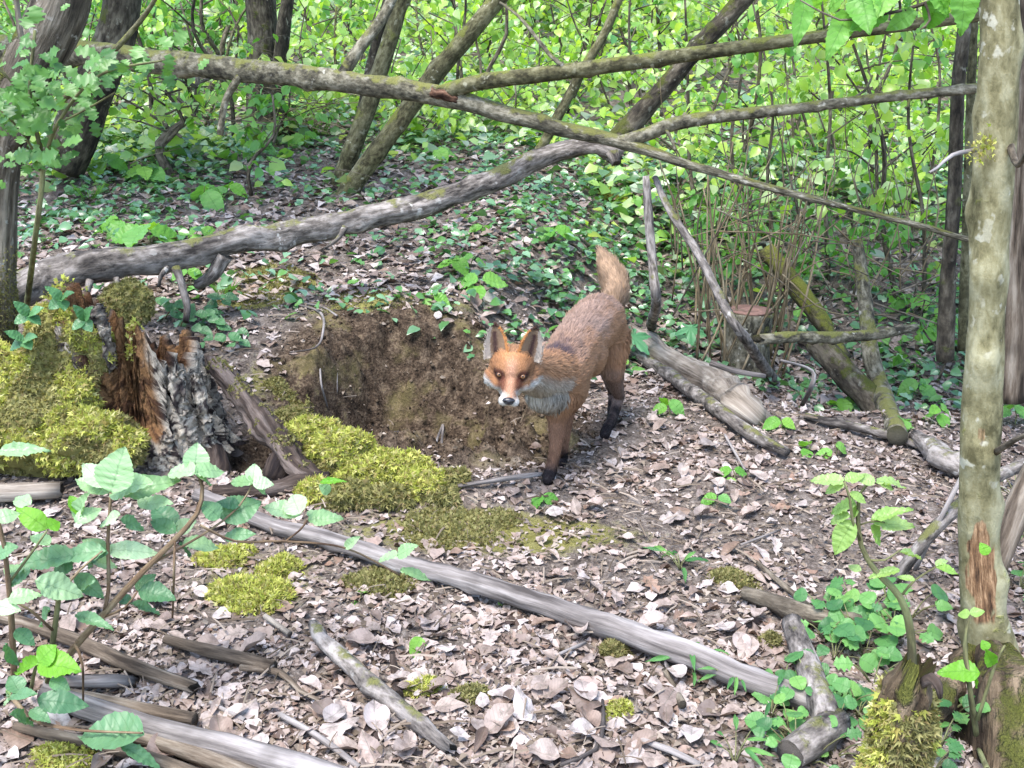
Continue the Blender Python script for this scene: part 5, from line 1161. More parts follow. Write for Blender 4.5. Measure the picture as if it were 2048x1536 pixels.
LV = [('BL', 222, 985, 248, 893, 84), ('BL', 222, 985, 150, 957, 54), ('BL', 222, 985, 305, 962, 66), ('BL', 240, 990, 362, 958, 50), ('BL', 210, 975, 165, 925, 44), ('BL', 390, 945, 395, 884, 54), ('BL', 390, 945, 328, 938, 50), ('BL', 390, 945, 452, 932, 46), ('BL', 392, 950, 430, 965, 34), ('BL', 505, 966, 510, 926, 34), ('BL', 505, 966, 455, 958, 32), ('BL', 505, 966, 548, 966, 32), ('BL', 508, 968, 540, 985, 22),
      ('BL', 600, 1028, 580, 985, 52), ('BL', 615, 1040, 688, 1036, 38), ('BL', 600, 1030, 525, 1012, 48), ('BL', 618, 1035, 645, 1012, 30), ('BY', 640, 965, 690, 958, 16), ('BL', 660, 985, 640, 970, 24), ('BL', -5, 905, 96, 893, 34), ('BY', 95, 1058, 25, 1008, 44), ('BY', 95, 1055, 122, 1040, 34), ('BD', 440, 1036, 524, 998, 66), ('BD', 440, 1036, 405, 1000, 44), ('BD', 350, 1060, 305, 1008, 52), ('BD', 352, 1065, 300, 1040, 36), ('BL', 352, 1062, 390, 1040, 36), ('BL', 366, 1086, 442, 1084, 42), ('BD', 360, 1090, 385, 1108, 30),
      ('BL', 214, 1100, 312, 1098, 42), ('BL', 214, 1100, 165, 1076, 30), ('BD', 212, 1103, 90, 1106, 46), ('BD', 150, 1112, 28, 1122, 56), ('BD', 150, 1115, 90, 1150, 46), ('BD', 215, 1104, 160, 1130, 40), ('BL', 70, 1162, 168, 1192, 58), ('BL', 16, 1200, 82, 1184, 40), ('BD', 150, 1150, 208, 1196, 40), ('BD', 278, 1180, 352, 1198, 48), ('BD', 272, 1180, 312, 1148, 34), ('BD', 262, 1208, 322, 1228, 26), ('BD', 262, 1206, 228, 1188, 26), ('BD', 150, 1230, 228, 1258, 28), ('BL', -10, 1212, 32, 1214, 40), ('BD', 10, 1290, 20, 1330, 30), ('BD', -5, 1110, 30, 1090, 40), ('BL', -10, 1040, 40, 1020, 36),
      ('BY', 78, 1326, 104, 1290, 54), ('BY', 78, 1326, 156, 1334, 62), ('BY', 78, 1326, 28, 1344, 42), ('BD', 40, 1385, 20, 1350, 40), ('BD', 75, 1400, 172, 1406, 50), ('BD', 20, 1395, 60, 1375, 34), ('BD', 60, 1420, 100, 1440, 30), ('BL', 12, 1380, 30, 1410, 22), ('BD', 288, 1466, 155, 1472, 92), ('BD', 240, 1490, 330, 1536, 30), ('BL', 150, 1040, 175, 985, 38), ('BY', 160, 1030, 140, 985, 30), ('BL', 150, 1045, 200, 1010, 36),
      ('BL', 795, 1112, 830, 1088, 34), ('BL', 795, 1112, 752, 1115, 32), ('BL', 800, 1140, 868, 1152, 24), ('BD', 480, 1010, 430, 1000, 30), ('BL', 690, 1096, 720, 1072, 20)]
LV += [('BD', 60, 1140, 10, 1170, 40), ('BL', 100, 1090, 60, 1070, 34), ('BD', 190, 1160, 140, 1190, 36), ('BL', 180, 1120, 240, 1130, 34), ('BD', 100, 1220, 60, 1250, 34), ('BD', 30, 1260, 70, 1285, 34), ('BL', 290, 1010, 340, 1000, 40), ('BL', 300, 1015, 280, 985, 36), ('BD', 240, 1040, 290, 1060, 36), ('BL', 240, 1030, 190, 1045, 34), ('BD', 330, 1110, 290, 1130, 30), ('BL', 10, 1150, 50, 1130, 36), ('BL', 60, 1010, 20, 985, 34), ('BD', 450, 1075, 500, 1060, 34), ('BD', 20, 1430, 70, 1450, 36), ('BD', 100, 1360, 140, 1375, 34)]
for kd, ub, vb, ut_, vt_, wd in LV:
    y0 = 1.47 + .00035 * max(0, ub) + rp.uniform(-.03, .03)
    if vb > 1250: y0 = 1.45 - .0006 * max(0, vb - 1300)
    pb = P(ub, vb, y0); pt = P(ut_, vt_, y0 + rp.uniform(-.02, .05)); lobj(br, rp.choice(SH[kd]), pb, pt, px(wd, pb))
# --- sapling growing out of the corner stump
sp = empty('sapling', P(1824, 1385, 1.30), 'sapling with pale unfolding leaves growing beside the mossy post', 'sapling')
for pts in [[(1824, 1390, 1.30, 24), (1822, 1270, 1.30, 22), (1800, 1195, 1.29, 20), (1750, 1140, 1.28, 17), (1722, 1090, 1.28, 14), (1716, 1030, 1.28, 11), (1722, 985, 1.28, 8), (1745, 962, 1.28, 6)], [(1722, 1085, 1.28, 9), (1705, 1040, 1.27, 8), (1700, 1000, 1.27, 7), (1688, 962, 1.27, 6)], [(1735, 1120, 1.28, 7), (1770, 1120, 1.27, 5), (1800, 1100, 1.27, 4)], [(1720, 1050, 1.28, 5), (1745, 1042, 1.27, 4), (1770, 1045, 1.27, 3)], [(1800, 1195, 1.29, 7), (1830, 1160, 1.29, 6), (1875, 1132, 1.29, 4)]]:
    stem(sp, [(a_, b_, c_, d_ * .75) for a_, b_, c_, d_ in pts], ST_G)
for ub, vb, ut_, vt_, wd in [(1690, 965, 1610, 952, 42), (1690, 968, 1640, 985, 34), (1690, 962, 1735, 948, 34), (1750, 966, 1704, 950, 32), (1752, 964, 1832, 956, 36), (1760, 968, 1800, 975, 24), (1712, 1008, 1648, 1022, 46), (1716, 1022, 1690, 1040, 50), (1700, 1030, 1648, 1045, 34), (1706, 1040, 1664, 1118, 58), (1742, 1044, 1842, 1054, 46), (1742, 1040, 1836, 1014, 36), (1742, 1052, 1772, 1096, 46), (1700, 985, 1740, 1005, 26), (1722, 1142, 1690, 1124, 22), (1800, 1140, 1728, 1152, 26), (1800, 1105, 1850, 1118, 22), (1872, 1132, 1925, 1142, 28), (1870, 1130, 1905, 1112, 18), (1830, 1160, 1790, 1150, 18)]:
    pb = P(ub, vb, 1.275); ut_, vt_, wd = ub + (ut_ - ub) * .9, vb + (vt_ - vb) * .9, wd * .82; lobj(sp, rp.choice(SH['PL']), pb, P(ut_, vt_, 1.275 + rp.uniform(-.02, .03)), px(wd, pb))
sp2 = empty('sapling', G(1950, 1420), 'green shoot with yellowish leaves against the root of the smooth tree', 'sapling')
for pts in [[(1955, 1480, None, 12), (1940, 1380, 1.42, 11), (1930, 1290, 1.45, 9), (1940, 1230, 1.48, 6)], [(1955, 1440, 1.42, 8), (1990, 1330, 1.42, 6), (2010, 1290, 1.42, 4)], [(1958, 1500, None, 10), (1975, 1540, 1.3, 12)]]: stem(sp2, pts, ST_G)
for kd, ub, vb, ut_, vt_, wd in [('PL', 1940, 1228, 1970, 1222, 22), ('PL', 1940, 1228, 1914, 1226, 24), ('BY', 1960, 1345, 1878, 1335, 50), ('BY', 1955, 1350, 1940, 1375, 30), ('BY', 1985, 1330, 1972, 1300, 30), ('BY', 1975, 1300, 1965, 1280, 22), ('BY', 2005, 1460, 1985, 1500, 18), ('BY', 1975, 1110, 1962, 1085, 24)]:
    pb = P(ub, vb, 1.42); lobj(sp2, rp.choice(SH[kd]), pb, P(ut_, vt_, 1.42 + rp.uniform(-.02, .02)), px(wd, pb))

# --- leafy branch hanging in at the top right
tb = empty('leafy_branch', P(1990, -30, 1.55), 'branch of large ribbed green leaves hanging in at the top right', 'branch')
for pts in [[(2040, -60, 1.6, 12), (1940, -30, 1.52, 10), (1840, 10, 1.47, 8), (1760, 30, 1.45, 6), (1680, 40, 1.44, 4), (1600, 0, 1.44, 3)], [(1850, 5, 1.47, 6), (1860, 40, 1.45, 5), (1840, 60, 1.45, 3)], [(1780, 25, 1.46, 5), (1700, -10, 1.45, 4), (1620, -20, 1.44, 3)]]: stem(tb, pts, B_TWIG)
for ub, vb, ut_, vt_, wd in [(1612, -15, 1602, 76, 44), (1630, -30, 1640, 30, 34), (1700, 20, 1662, 100, 50), (1720, -20, 1740, 66, 70), (1770, 20, 1700, 62, 56), (1800, -10, 1830, 40, 50), (1830, 20, 1780, 60, 40), (1925, -40, 1932, 68, 66), (1880, 0, 1850, 60, 56), (1860, -20, 1905, 30, 46), (1780, -30, 1760, 20, 60), (1690, -10, 1650, 20, 44), (1740, 40, 1700, 30, 40), (1860, 30, 1838, 68, 44), (1900, -30, 1880, 20, 50), (1650, 78, 1690, 96, 24), (1580, -30, 1560, 10, 30)]:
    pb = P(ub, vb, 1.46); lobj(tb, rp.choice(SH['HZ']), pb, P(ut_, vt_, 1.46 + rp.uniform(-.05, .05)), px(wd, pb), Vector((rp.gauss(0, .3), -.8, .5)))

# --- hawthorn spray in front of the leaning tree
hw = empty('hawthorn_spray', P(60, 560, 2.5), 'hawthorn sprays with small lobed leaves in front of the leaning tree', 'shrub')
for pts in [[(50, 640, None, 12), (70, 480, 2.55, 11), (85, 330, 2.5, 10), (60, 200, 2.45, 8), (70, 60, 2.45, 6)], [(80, 340, 2.5, 8), (120, 240, 2.45, 7), (200, 150, 2.4, 6), (330, 120, 2.4, 4)], [(60, 220, 2.45, 6), (20, 160, 2.42, 5), (-20, 120, 2.4, 4)], [(85, 330, 2.5, 6), (40, 260, 2.44, 5), (0, 220, 2.4, 4)], [(110, 250, 2.46, 5), (170, 220, 2.42, 4), (230, 185, 2.4, 3)]]: stem(hw, pts, ST_G)
hc = [(40, 180, 70, 50, 26), (90, 230, 80, 60, 30), (30, 250, 50, 45, 16), (110, 150, 60, 40, 14), (190, 150, 60, 35, 16), (250, 125, 60, 30, 14), (60, 310, 55, 45, 16), (20, 120, 40, 40, 8), (320, 130, 50, 25, 8), (80, 60, 40, 50, 6), (60, 200, 80, 60, 30), (90, 290, 60, 40, 14)]
for u0, v0, su, sv, n in hc:
    for k in range(n):
        y0 = rp.uniform(2.3, 2.6); pb = P(rp.gauss(u0, su * .6), rp.gauss(v0, sv * .6), y0); a = rp.random() * 6.28; L = rp.uniform(.028, .055)
        pt = pb + Vector((math.cos(a) * L, rp.uniform(-.5, .5) * L, math.sin(a) * L * .7)); lobj(hw, rp.choice(SH['HW']), pb, pt, L * rp.uniform(.7, .95))

# --- sycamore seedlings right of the fox
for lab, lst in [('sycamore seedling with broad lobed leaf close behind the fox', [(1250, 655, 1300, 708, 90), (1262, 650, 1225, 690, 50)]), ('sycamore seedling with two lobed leaves over the barkless log', [(1380, 640, 1384, 690, 80), (1375, 700, 1395, 752, 66)])]:
    b0 = G(lst[0][0] + 20, lst[0][1] + 60); e = empty('sycamore_seedling', b0, lab, 'seedling', 'sycamore seedlings')
    for ub, vb, ut_, vt_, wd in lst:
        pb = P(ub, vb, b0.y - .06); V, F, B = tube([b0, (b0 + pb) / 2 + Vector((.01, 0, .01)), pb], [.0022, .002, .0015], 6, .03, 0, 1.2); place('stem', V, F, ST_R, e, None, attrs={'bk': B})
        lobj(e, mm_, pb, P(ut_, vt_, b0.y - .14), px(wd, pb), None, 'leaf', .9)
# --- broad leaved seedlings
def seedling(u, v, hpx, n, lab, kind='SD', wd=38, grp='seedlings with bright green leaves'):
    b0 = G(u, v); e = empty('seedling', b0, lab, 'seedling', grp)
    top = b0 + Vector((rp.gauss(0, .01), rp.gauss(0, .01), px(hpx, b0)))
    V, F, B = tube([b0 - Vector((0, 0, .01)), (b0 + top) / 2 + Vector((rp.gauss(0, .006), 0, 0)), top], [.002, .0018, .0014], 6, .03, 0, u * .01); place('stem', V, F, ST_G, e, None, attrs={'bk': B})
    a0 = rp.random() * 6.28
    for k in range(n):
        a = a0 + k * 6.283 / n + rp.gauss(0, .3); L = px(wd, b0) * rp.uniform(.9, 1.3)
        pb = top + Vector((math.cos(a), math.sin(a), 0)) * L * .08 + Vector((0, 0, -.02 * (k % 2)))
        pt = pb + Vector((math.cos(a) * L, math.sin(a) * L, L * rp.uniform(-.75, -.05)))
        lobj(e, rp.choice(SH[kind]), pb, pt, L * rp.uniform(.62, .85), Vector((rp.gauss(0, .2), -.5, .8)))
for u, v, h, n, lab, w_ in [(410, 412, 40, 3, 'bright seedling above the grey log near the thin tree', 46), (300, 492, 42, 4, 'broad pale seedling just above the left part of the grey log', 62), (240, 470, 30, 3, 'pale green seedling at the upper left of the grey log', 54), (400, 480, 22, 3, 'small seedling touching the top of the grey log', 34), (905, 552, 36, 3, 'bright seedling on the bank above the burrow', 40), (960, 600, 42, 3, 'tall bright seedling directly above the ears of the fox', 48), (1105, 490, 34, 3, 'bright seedling left of the fox tail', 40), (940, 540, 30, 2, 'small seedling between two bright ones above the fox', 30), (1100, 618, 18, 2, 'tiny seedling against the back of the fox', 22), (875, 610, 22, 3, 'dull green seedling at the right rim of the burrow', 30), (870, 320, 24, 3, 'yellow green seedling above the middle of the grey log', 36),
                          (455, 400, 30, 3, 'seedling on the slope right of the thin stem', 36), (215, 350, 40, 4, 'seedling cluster on the left slope below the dark trunk', 44), (290, 370, 36, 4, 'seedling on the left slope with dull leaves', 44), (160, 300, 30, 4, 'seedling close to the foot of the dark leaning trunk', 44), (520, 320, 36, 3, 'seedling in the shade left of the hazel stems', 40), (380, 570, 34, 3, 'bright seedling tucked under the grey log', 40), (965, 470, 18, 3, 'small bright seedling below the middle of the slope', 26), (610, 300, 30, 3, 'seedling beside the foot of the hazel stems', 36),
                          (1340, 830, 30, 3, 'seedling below the grey stick right of the fox', 34), (1265, 745, 22, 2, 'small leaf pair beside the hind leg of the fox', 34), (1690, 828, 34, 3, 'round leaved seedling in front of the dark hollow', 40), (1560, 860, 22, 3, 'dull seedling at the edge of the hollow', 32), (1610, 905, 22, 2, 'small seedling on the leaves near the thin grey branch', 32), (1670, 912, 26, 2, 'drooping seedling right of the small one near the thin grey branch', 34), (1860, 850, 36, 4, 'leafy seedling at the foot of the pale pole', 36), (1800, 860, 22, 3, 'seedling at the foot of the pale pole on its left', 32), (1470, 960, 18, 3, 'low green sprout on the trodden soil', 28), (1415, 1000, 16, 3, 'low dull sprout on the trodden soil left of the other', 28), (1080, 1000, 14, 3, 'pale grey green sprout in front of the paw of the fox', 36), (840, 1290, 24, 2, 'single leaf sprout below the long pole', 44), (720, 1195, 14, 2, 'small sprout left of the single leaf', 30), (1000, 1220, 10, 2, 'tiny sprout under the middle of the long pole', 22),
                          (1820, 800, 40, 4, 'yellow green seedling left of the dark upright trunk', 36), (1690, 560, 36, 3, 'pale seedling above the pale pole', 36), (1740, 590, 30, 3, 'pale seedling right of the pale pole tip', 32), (1600, 640, 26, 3, 'small seedling beside the level mossy branch', 26), (1830, 640, 46, 5, 'leafy seedling left of the smooth tree at mid height', 40), (1870, 700, 40, 4, 'leafy seedling half hidden by the smooth tree', 38), (2030, 700, 40, 4, 'seedling at the right edge behind the smooth tree', 36), (2030, 850, 40, 4, 'lower seedling at the right edge behind the smooth tree', 36)]:
    seedling(u, v, h, n, lab, 'SD', w_)
# --- ivy behind the stump
for k, (u, v) in enumerate([(330, 640), (360, 655), (400, 640), (430, 665), (415, 620), (345, 620), (440, 700), (385, 690)]):
    b0 = G(u, v); e = empty('ivy_sprig', b0, 'dark green ivy sprig behind the rotten stump, %s' % ['leftmost low down', 'centre low down', 'centre of the middle row', 'right of the middle row', 'topmost', 'leftmost high up', 'rightmost and lowest', 'just above the stump rim'][k], 'ivy', 'ivy behind the rotten stump')
    V, F, B = tube([b0, b0 + Vector((.02, -.01, .03)), b0 + Vector((.05, -.02, .03))], [.002, .0018, .001], 6, .02, 0, k); place('stem', V, F, ST_R, e, None, attrs={'bk': B})
    for q in range(5):
        pb = b0 + Vector((rp.gauss(.02, .03), rp.gauss(-.01, .02), rp.uniform(.015, .06))); a = rp.uniform(-1, 1) - .6
        lobj(e, rp.choice(SH['IV']), pb, pb + Vector((math.cos(a), math.sin(a) * .5, rp.uniform(-.4, .1))) * .05, .034)
for k, (u, v) in enumerate([(70, 640), (135, 610), (60, 690), (180, 650)]):
    pb = P(u, v, 2.62); e = empty('ivy_sprig', pb, 'ivy leaves over the moss left of the rotten stump, %s' % ['highest at the trunk', 'topmost beside the rim', 'lowest', 'nearest the stump'][k], 'ivy', 'ivy on the moss'); 
    for q in range(4):
        a = q * 1.57 + rp.random(); lobj(e, rp.choice(SH['IV']), pb + Vector((0, -.03, .02)), pb + Vector((math.cos(a) * .045, -.05, .03 + math.sin(a) * .035)), .032)
# --- herbs in the right foreground
def herb(u, v, n, lab, grp, kind='HB', wd=34, spread=.05, hh=.06):
    b0 = G(u, v); e = empty('herb', b0, lab, 'herb', grp)
    for k in range(n):
        a = rp.random() * 6.283; r_ = spread * math.sqrt(rp.random()); pb = b0 + Vector((math.cos(a) * r_, math.sin(a) * r_, rp.uniform(.3, 1) * hh)); pb.z = max(pb.z, hz(pb.x, pb.y) + .012)
        V, F, B = tube([b0, (b0 + pb) / 2 + Vector((0, 0, .008)), pb], [.0014, .0013, .001], 4, .03, 0, k); place('stem', V, F, ST_G, e, None, attrs={'bk': B})
        L = px(wd, b0) * rp.uniform(.7, 1.3); lobj(e, rp.choice(SH[kind]), pb, pb + Vector((math.cos(a) * L, math.sin(a) * L, L * rp.uniform(-.3, .35))), L * (rp.uniform(.8, 1.05) if kind == 'HB' else .3))
for i in range(13):
    herb(1660 + (i % 5) * 38 + rp.uniform(-12, 12), 1235 + (i // 5) * 42 + rp.uniform(-10, 10), 6, 'green herb, %s of five in the %s row below the dark knobbly branch' % (['leftmost', 'second from left', 'middle', 'fourth', 'rightmost'][i % 5], ['upper', 'middle', 'lower'][i // 5]), 'herbs below the knobbly branch')
for i in range(15):
    herb(1575 + (i % 4) * 52 + rp.uniform(-16, 16), 1385 + (i // 4) * 46 + rp.uniform(-12, 12), 6, 'green herb left of the mossy post, %s of four in the %s row' % (['leftmost', 'second', 'third', 'rightmost'][i % 4], ['top', 'second', 'third', 'bottom'][i // 4]), 'herbs beside the mossy post', 'HB', 32)
for i, (u, v) in enumerate([(2035, 1080), (2040, 1180), (2030, 1000), (1880, 1500), (1900, 1440), (1860, 1560)]):
    herb(u, v, 8, ['green herb at the right edge below the fork of the smooth tree', 'green herb low at the right edge under the side stem', 'green herb at the right edge above the side stem', 'green herb right of the mossy post at the bottom edge', 'green herb between mossy post and smooth tree root', 'green herb cut by the bottom edge beside the mossy post'][i], 'herbs at the smooth tree', 'HB', 30)
for u, v, lab in [(1360, 1140, 'narrow leaved plant on the litter right of the long pole'), (1470, 1380, 'narrow leaved plant where the long pole meets the short log'), (1380, 1345, 'narrow leaved plant by the slanting stub'), (1540, 1440, 'narrow leaved plant left of the half buried log'), (1470, 1530, 'pale narrow leaved plant at the bottom edge')]:
    herb(u, v, 7, lab, 'narrow leaved plants', 'LN', 46, .04, .05)
# ------------------------------------------------------------------ undergrowth behind
ru = np.random.default_rng(99)
YG = leafmat('undergrowth_leaf', [(.04, .11, .035), (.12, .27, .06), (.27, .47, .08), (.42, .58, .15), (.22, .38, .20), (.06, .14, .06), (.54, .66, .28), (.50, .60, .44), (.03, .07, .03)], .45, (1.4, 1.4, .5), .28, .8)  # palest whitish greens put sky glints into the leaf colour
BG = leafmat('ground_cover_leaf', [(.035, .11, .035), (.07, .19, .06), (.12, .28, .10), (.22, .38, .21), (.06, .16, .06), (.13, .31, .06)], .28, (1.4, 1.4, .6), .28, .8)
def cover(k, y0, y1, smin, smax, hmax, shape, keep, tilt=.55, power=1.):
    y = y0 * (y1 / y0) ** ru.random(k); x = (ru.random(k) * 2 - 1) * (.60 * y + .4)
    ok = ru.random(k) < keep(x, y); x, y = x[ok], y[ok]; k = len(x)
    z = height(x, y) + .008 + hmax(x, y) * ru.random(k) ** power
    n = np.stack([ru.standard_normal(k) * tilt, ru.standard_normal(k) * tilt - .15, np.ones(k)], -1)
    sc = smin + (smax - smin) * ru.random(k); d = rand_dir(ru, k); d[:, 2] -= .25 * ru.random(k)
    return scatter(shape, np.stack([x, y, z], -1), frames(d, n), sc)
def join(rs_):
    Vs, Fs, Us, o = [], [], [], 0
    for V, F, U in rs_: Vs.append(V); Fs.append(F + o); Us.append(U); o += len(V)
    return np.concatenate(Vs), np.concatenate(Fs), np.concatenate(Us)
SF = [simple_leaf(.38, .3, .15), simple_leaf(.30, .15, .3), simple_leaf(.45, .2, .25)]
SU = [leaf_shape('ovate', 3, .36, .3, .15, 0, 0, .02, 3, 84), leaf_shape('round', 3, .36, .2, .3, 0, 0, .02, 3, 85), leaf_shape('ovate', 3, .42, .2, .25, 0, 0, .02, 3, 86)]
SL = [leaf_shape('ovate', 4, .36, .3, .15, 0, 0, .02, 3, 81), leaf_shape('round', 4, .36, .2, .3, 0, 0, .02, 3, 82), leaf_shape('lobed', 6, .36, .2, .2, 0, 0, .02, 3, 83)]
def kc(x, y):
    c = fb2(x, y, 1.7, 3, 41.)
    right = sstep(.1, .8, x)
    k = sstep(3.35, 4.2, y + .35 * right * 0 + .3 * c) * (.30 + .7 * sstep(-.25, .35, c + .35 * sstep(.0, .6, x + .2)))
    k = k * (1 - .75 * sstep(-.2, -.9, x) * sstep(4.9, 3.9, y))
    k = k * (1 - .78 * np.exp(-((x - 1.15) / .75) ** 2 - ((y - 4.0) / .85) ** 2)) * (1 - .6 * np.exp(-((x + 1.0) / .7) ** 2 - ((y - 4.7) / .8) ** 2))
    return np.clip(k, 0, 1)
V, F, U = join([cover(11000, 3.3, 7.0, .022, .055, lambda x, y: .03 + .05 * (fb2(x, y, 2, 2, 7.) + .6), s, kc) for s in SL])
tag(place('ground_cover', V, F, BG, None, (0, 0, 0), uv=U), 'low dull green ground cover on the slope behind the fox', 'ground cover', kind='stuff')
def ku(x, y):
    c = fb2(x, y, 1.1, 3, 61.); k = sstep(4.6, 6.2, y + .6 * c + .5 * sstep(.1, 1.2, x)) * (.35 + .65 * sstep(-.45, .2, c))
    k = k * (1 - .78 * np.exp(-((x - 1.15) / .75) ** 2 - ((y - 4.0) / .85) ** 2)) * (1 - .6 * np.exp(-((x + 1.0) / .7) ** 2 - ((y - 4.7) / .8) ** 2))
    k = k * (1 - .7 * np.exp(-((x - 1.4) / .9) ** 2 - ((y - 4.9) / .8) ** 2))
    return np.clip(k, 0, 1)
V, F, U = join([cover(11000, 4.6, 13., .04, .10, lambda x, y: .06 + .10 * np.clip(fb2(x, y, 1.3, 2, 17.) + .7, .1, 2) + .03 * np.clip(y - 6, 0, 6), s, ku, .6, .8) for s in SU])
tag(place('undergrowth', V, F, YG, None, (0, 0, 0), uv=U), 'fresh yellow green undergrowth covering the upper slope', 'undergrowth', kind='stuff')
V, F, U = join([cover(11000, 10., 30., .07, .16, lambda x, y: .15 + .5 * np.clip(fb2(x, y, .6, 2, 27.) + .6, .1, 2), s, lambda x, y: np.full_like(x, .95), .7, .7) for s in SF])
tag(place('far_undergrowth', V, F, YG, None, (0, 0, 0), uv=U), 'sunlit bushy undergrowth far up the slope', 'undergrowth', kind='stuff')
# dry brushwood at the foot of the dark trunk and in the hollow at right: single twigs
rt_ = random.Random(15)
def TW(u, v):
    return min([(480, 190, 'on its left side'), (560, 175, 'high up'), (620, 200, 'on its right side'), (550, 235, 'near the ground'), (1380, 420, 'by the pale leaning stick'), (1460, 560, 'just above the cut face'), (1560, 430, 'under the thin fallen branch'), (1620, 560, 'by the mossy slanting trunk'), (1740, 450, 'above the pale pole'), (1740, 580, 'beside the pale pole'), (1840, 480, 'near the dark upright trunk'), (1840, 620, 'at the end of the level branch'), (250, 380, 'at its far left'), (450, 370, 'by the bright seedling'), (620, 390, 'left of the hazel feet'), (800, 370, 'right of the hazel feet'), (950, 340, 'near the bend of the log')], key=lambda m_: (m_[0] - u) ** 2 + (m_[1] - v) ** 2)[2]
def twig(lab, grp, u, v, y, L, ang, bend=.03, r=.003, mat=None):
    p0 = P(u, v, y); p0.z = max(p0.z, hz(p0.x, p0.y) + .01)
    d = Vector((math.cos(ang), rt_.uniform(-.4, .4), math.sin(ang))).normalized()
    p1 = p0 + d * L; p1.z = max(p1.z, hz(p1.x, p1.y) + .01); m0 = (p0 + p1) / 2 + Vector((rt_.gauss(0, bend), 0, rt_.gauss(0, bend))); m0.z = max(m0.z, hz(m0.x, m0.y) + .006)
    sl_ = abs((ang + 1.57) % 3.14159 - 1.57); lab = lab.replace('thin ', 'thin %s ' % ('upright' if sl_ > 1.1 else 'level' if sl_ < .25 else 'slanting')) + ' ' + TW(u, v)
    V, F, B = tube([p0, m0, p1], [r, r * .8, r * .4], 6, .05, 0, u * .013); o = place('twig', V, F, mat or B_SHOOT, None, p0, attrs={'bk': B}); tag(o, lab, 'twig', grp)
for k in range(30): twig('dry brushwood twig at the stout dark trunk', 'brushwood by the dark trunk', rt_.uniform(470, 640), rt_.uniform(170, 240), rt_.uniform(5.6, 6.2), rt_.uniform(.25, .6), rt_.uniform(-.9, .5) + 3.14 * (k % 2), .02, .003)
for k in range(90): twig('thin brown twig in tangle behind cut stump', 'tangle behind the cut stump', rt_.uniform(1340, 1860), rt_.uniform(380, 640), rt_.uniform(3.7, 4.5), rt_.uniform(.2, .55), rt_.choice([rt_.uniform(1.2, 1.9), rt_.uniform(-.6, .8)]), .03, rt_.uniform(.002, .004), rt_.choice([B_SHOOT, B_TWIG]))
for k in range(16): twig('thin dead twig on slope above grey log', 'dead twigs on the slope', rt_.uniform(200, 1000), rt_.uniform(330, 420), rt_.uniform(4.6, 5.4), rt_.uniform(.2, .5), rt_.uniform(-.3, .3), .02, .0025, B_TWIG)
# ------------------------------------------------------------------ saplings and shrubs with hanging leaves
def shrub(base, top, wpx, lab, nleaf, mat, lsize=.06, spread=.35, lo=.25, br=6, name='young_tree', barkm=None, grp='young trees behind the fallen branches', bow=.04):
    e = empty(name, base, lab, 'tree', grp); SEED[0] += 1.1
    g = np.random.default_rng(int(SEED[0] * 100))
    pts = [base - Vector((0, 0, .05))] + [base.lerp(top, q) + Vector((g.normal() * bow, g.normal() * bow, 0)) for q in (.3, .6)] + [top]
    r0 = px(wpx / 2, base)
    V, F, B = tube(pts, [r0, r0 * .85, r0 * .65, r0 * .4], 8, .06, .06, SEED[0]); place('trunk', V, F, barkm or B_TWIG, e, None, attrs={'bk': B})
    parts, tips = [], []
    for k in range(br):
        q = lo + (1 - lo) * (k + g.random()) / br; b0 = base.lerp(top, q); a = g.random() * 6.283; L = spread * (.6 + .7 * g.random()) 
        t0 = b0 + Vector((math.cos(a) * L, math.sin(a) * L, L * (.05 + .6 * g.random()))); m0 = b0.lerp(t0, .5) + Vector((0, 0, .05 * L))
        parts.append(tube([b0, m0, t0], [r0 * .35, r0 * .25, r0 * .1], 6, .06, 0, k + .1)); tips.append((b0, m0, t0))
        for z_ in range(2):
            s0 = b0.lerp(t0, .4 + .4 * g.random()); t1 = s0 + Vector((g.normal() * .5, g.normal() * .5, g.normal() * .25)) * L * .6
            parts.append(tube([s0, s0.lerp(t1, .5) + Vector((0, 0, .02)), t1], [r0 * .16, r0 * .12, r0 * .06], 4, .06, 0, k + .2)); tips.append((s0, s0.lerp(t1, .5), t1))
    V, F, B = merge(parts); cr = place('crown', V, F, barkm or B_TWIG, e, None, attrs={'bk': B})
    ti = g.integers(0, len(tips), nleaf); tq = .15 + .85 * g.random(nleaf) ** .8
    A = np.array([[list(x_) for x_ in t_] for t_ in tips]); pos = A[ti, 0] * (1 - tq)[:, None] + A[ti, 2] * tq[:, None] + g.standard_normal((nleaf, 3)) * lsize * .45
    pos[:, 2] = np.maximum(pos[:, 2], height(pos[:, 0], pos[:, 1]) + .03)
    d = rand_dir(g, nleaf); d[:, 2] = -.25 - .9 * g.random(nleaf)
    n = np.stack([g.standard_normal(nleaf) * .5, -.35 + g.standard_normal(nleaf) * .5, np.full(nleaf, .9)], -1)
    V, F, U = scatter(LS[int(SEED[0]) % 2], pos, frames(d, n), lsize * (.6 + .7 * g.random(nleaf)))
    place('leaves', V, F, mat, cr, None, uv=U)
    return e
LS = [leaf_shape('ovate', 4, .36, .25, .25, 0, 0, .02, 3, 71), leaf_shape('round', 4, .38, .2, .3, 0, 0, .02, 3, 72)]
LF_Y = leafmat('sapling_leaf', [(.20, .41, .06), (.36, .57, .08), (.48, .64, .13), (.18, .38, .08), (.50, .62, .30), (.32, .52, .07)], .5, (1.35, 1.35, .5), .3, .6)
LF_G = leafmat('sapling_leaf_green', [(.08, .23, .05), (.13, .32, .06), (.20, .41, .08), (.10, .28, .09)], .42, (1.4, 1.4, .5), .40, .4)
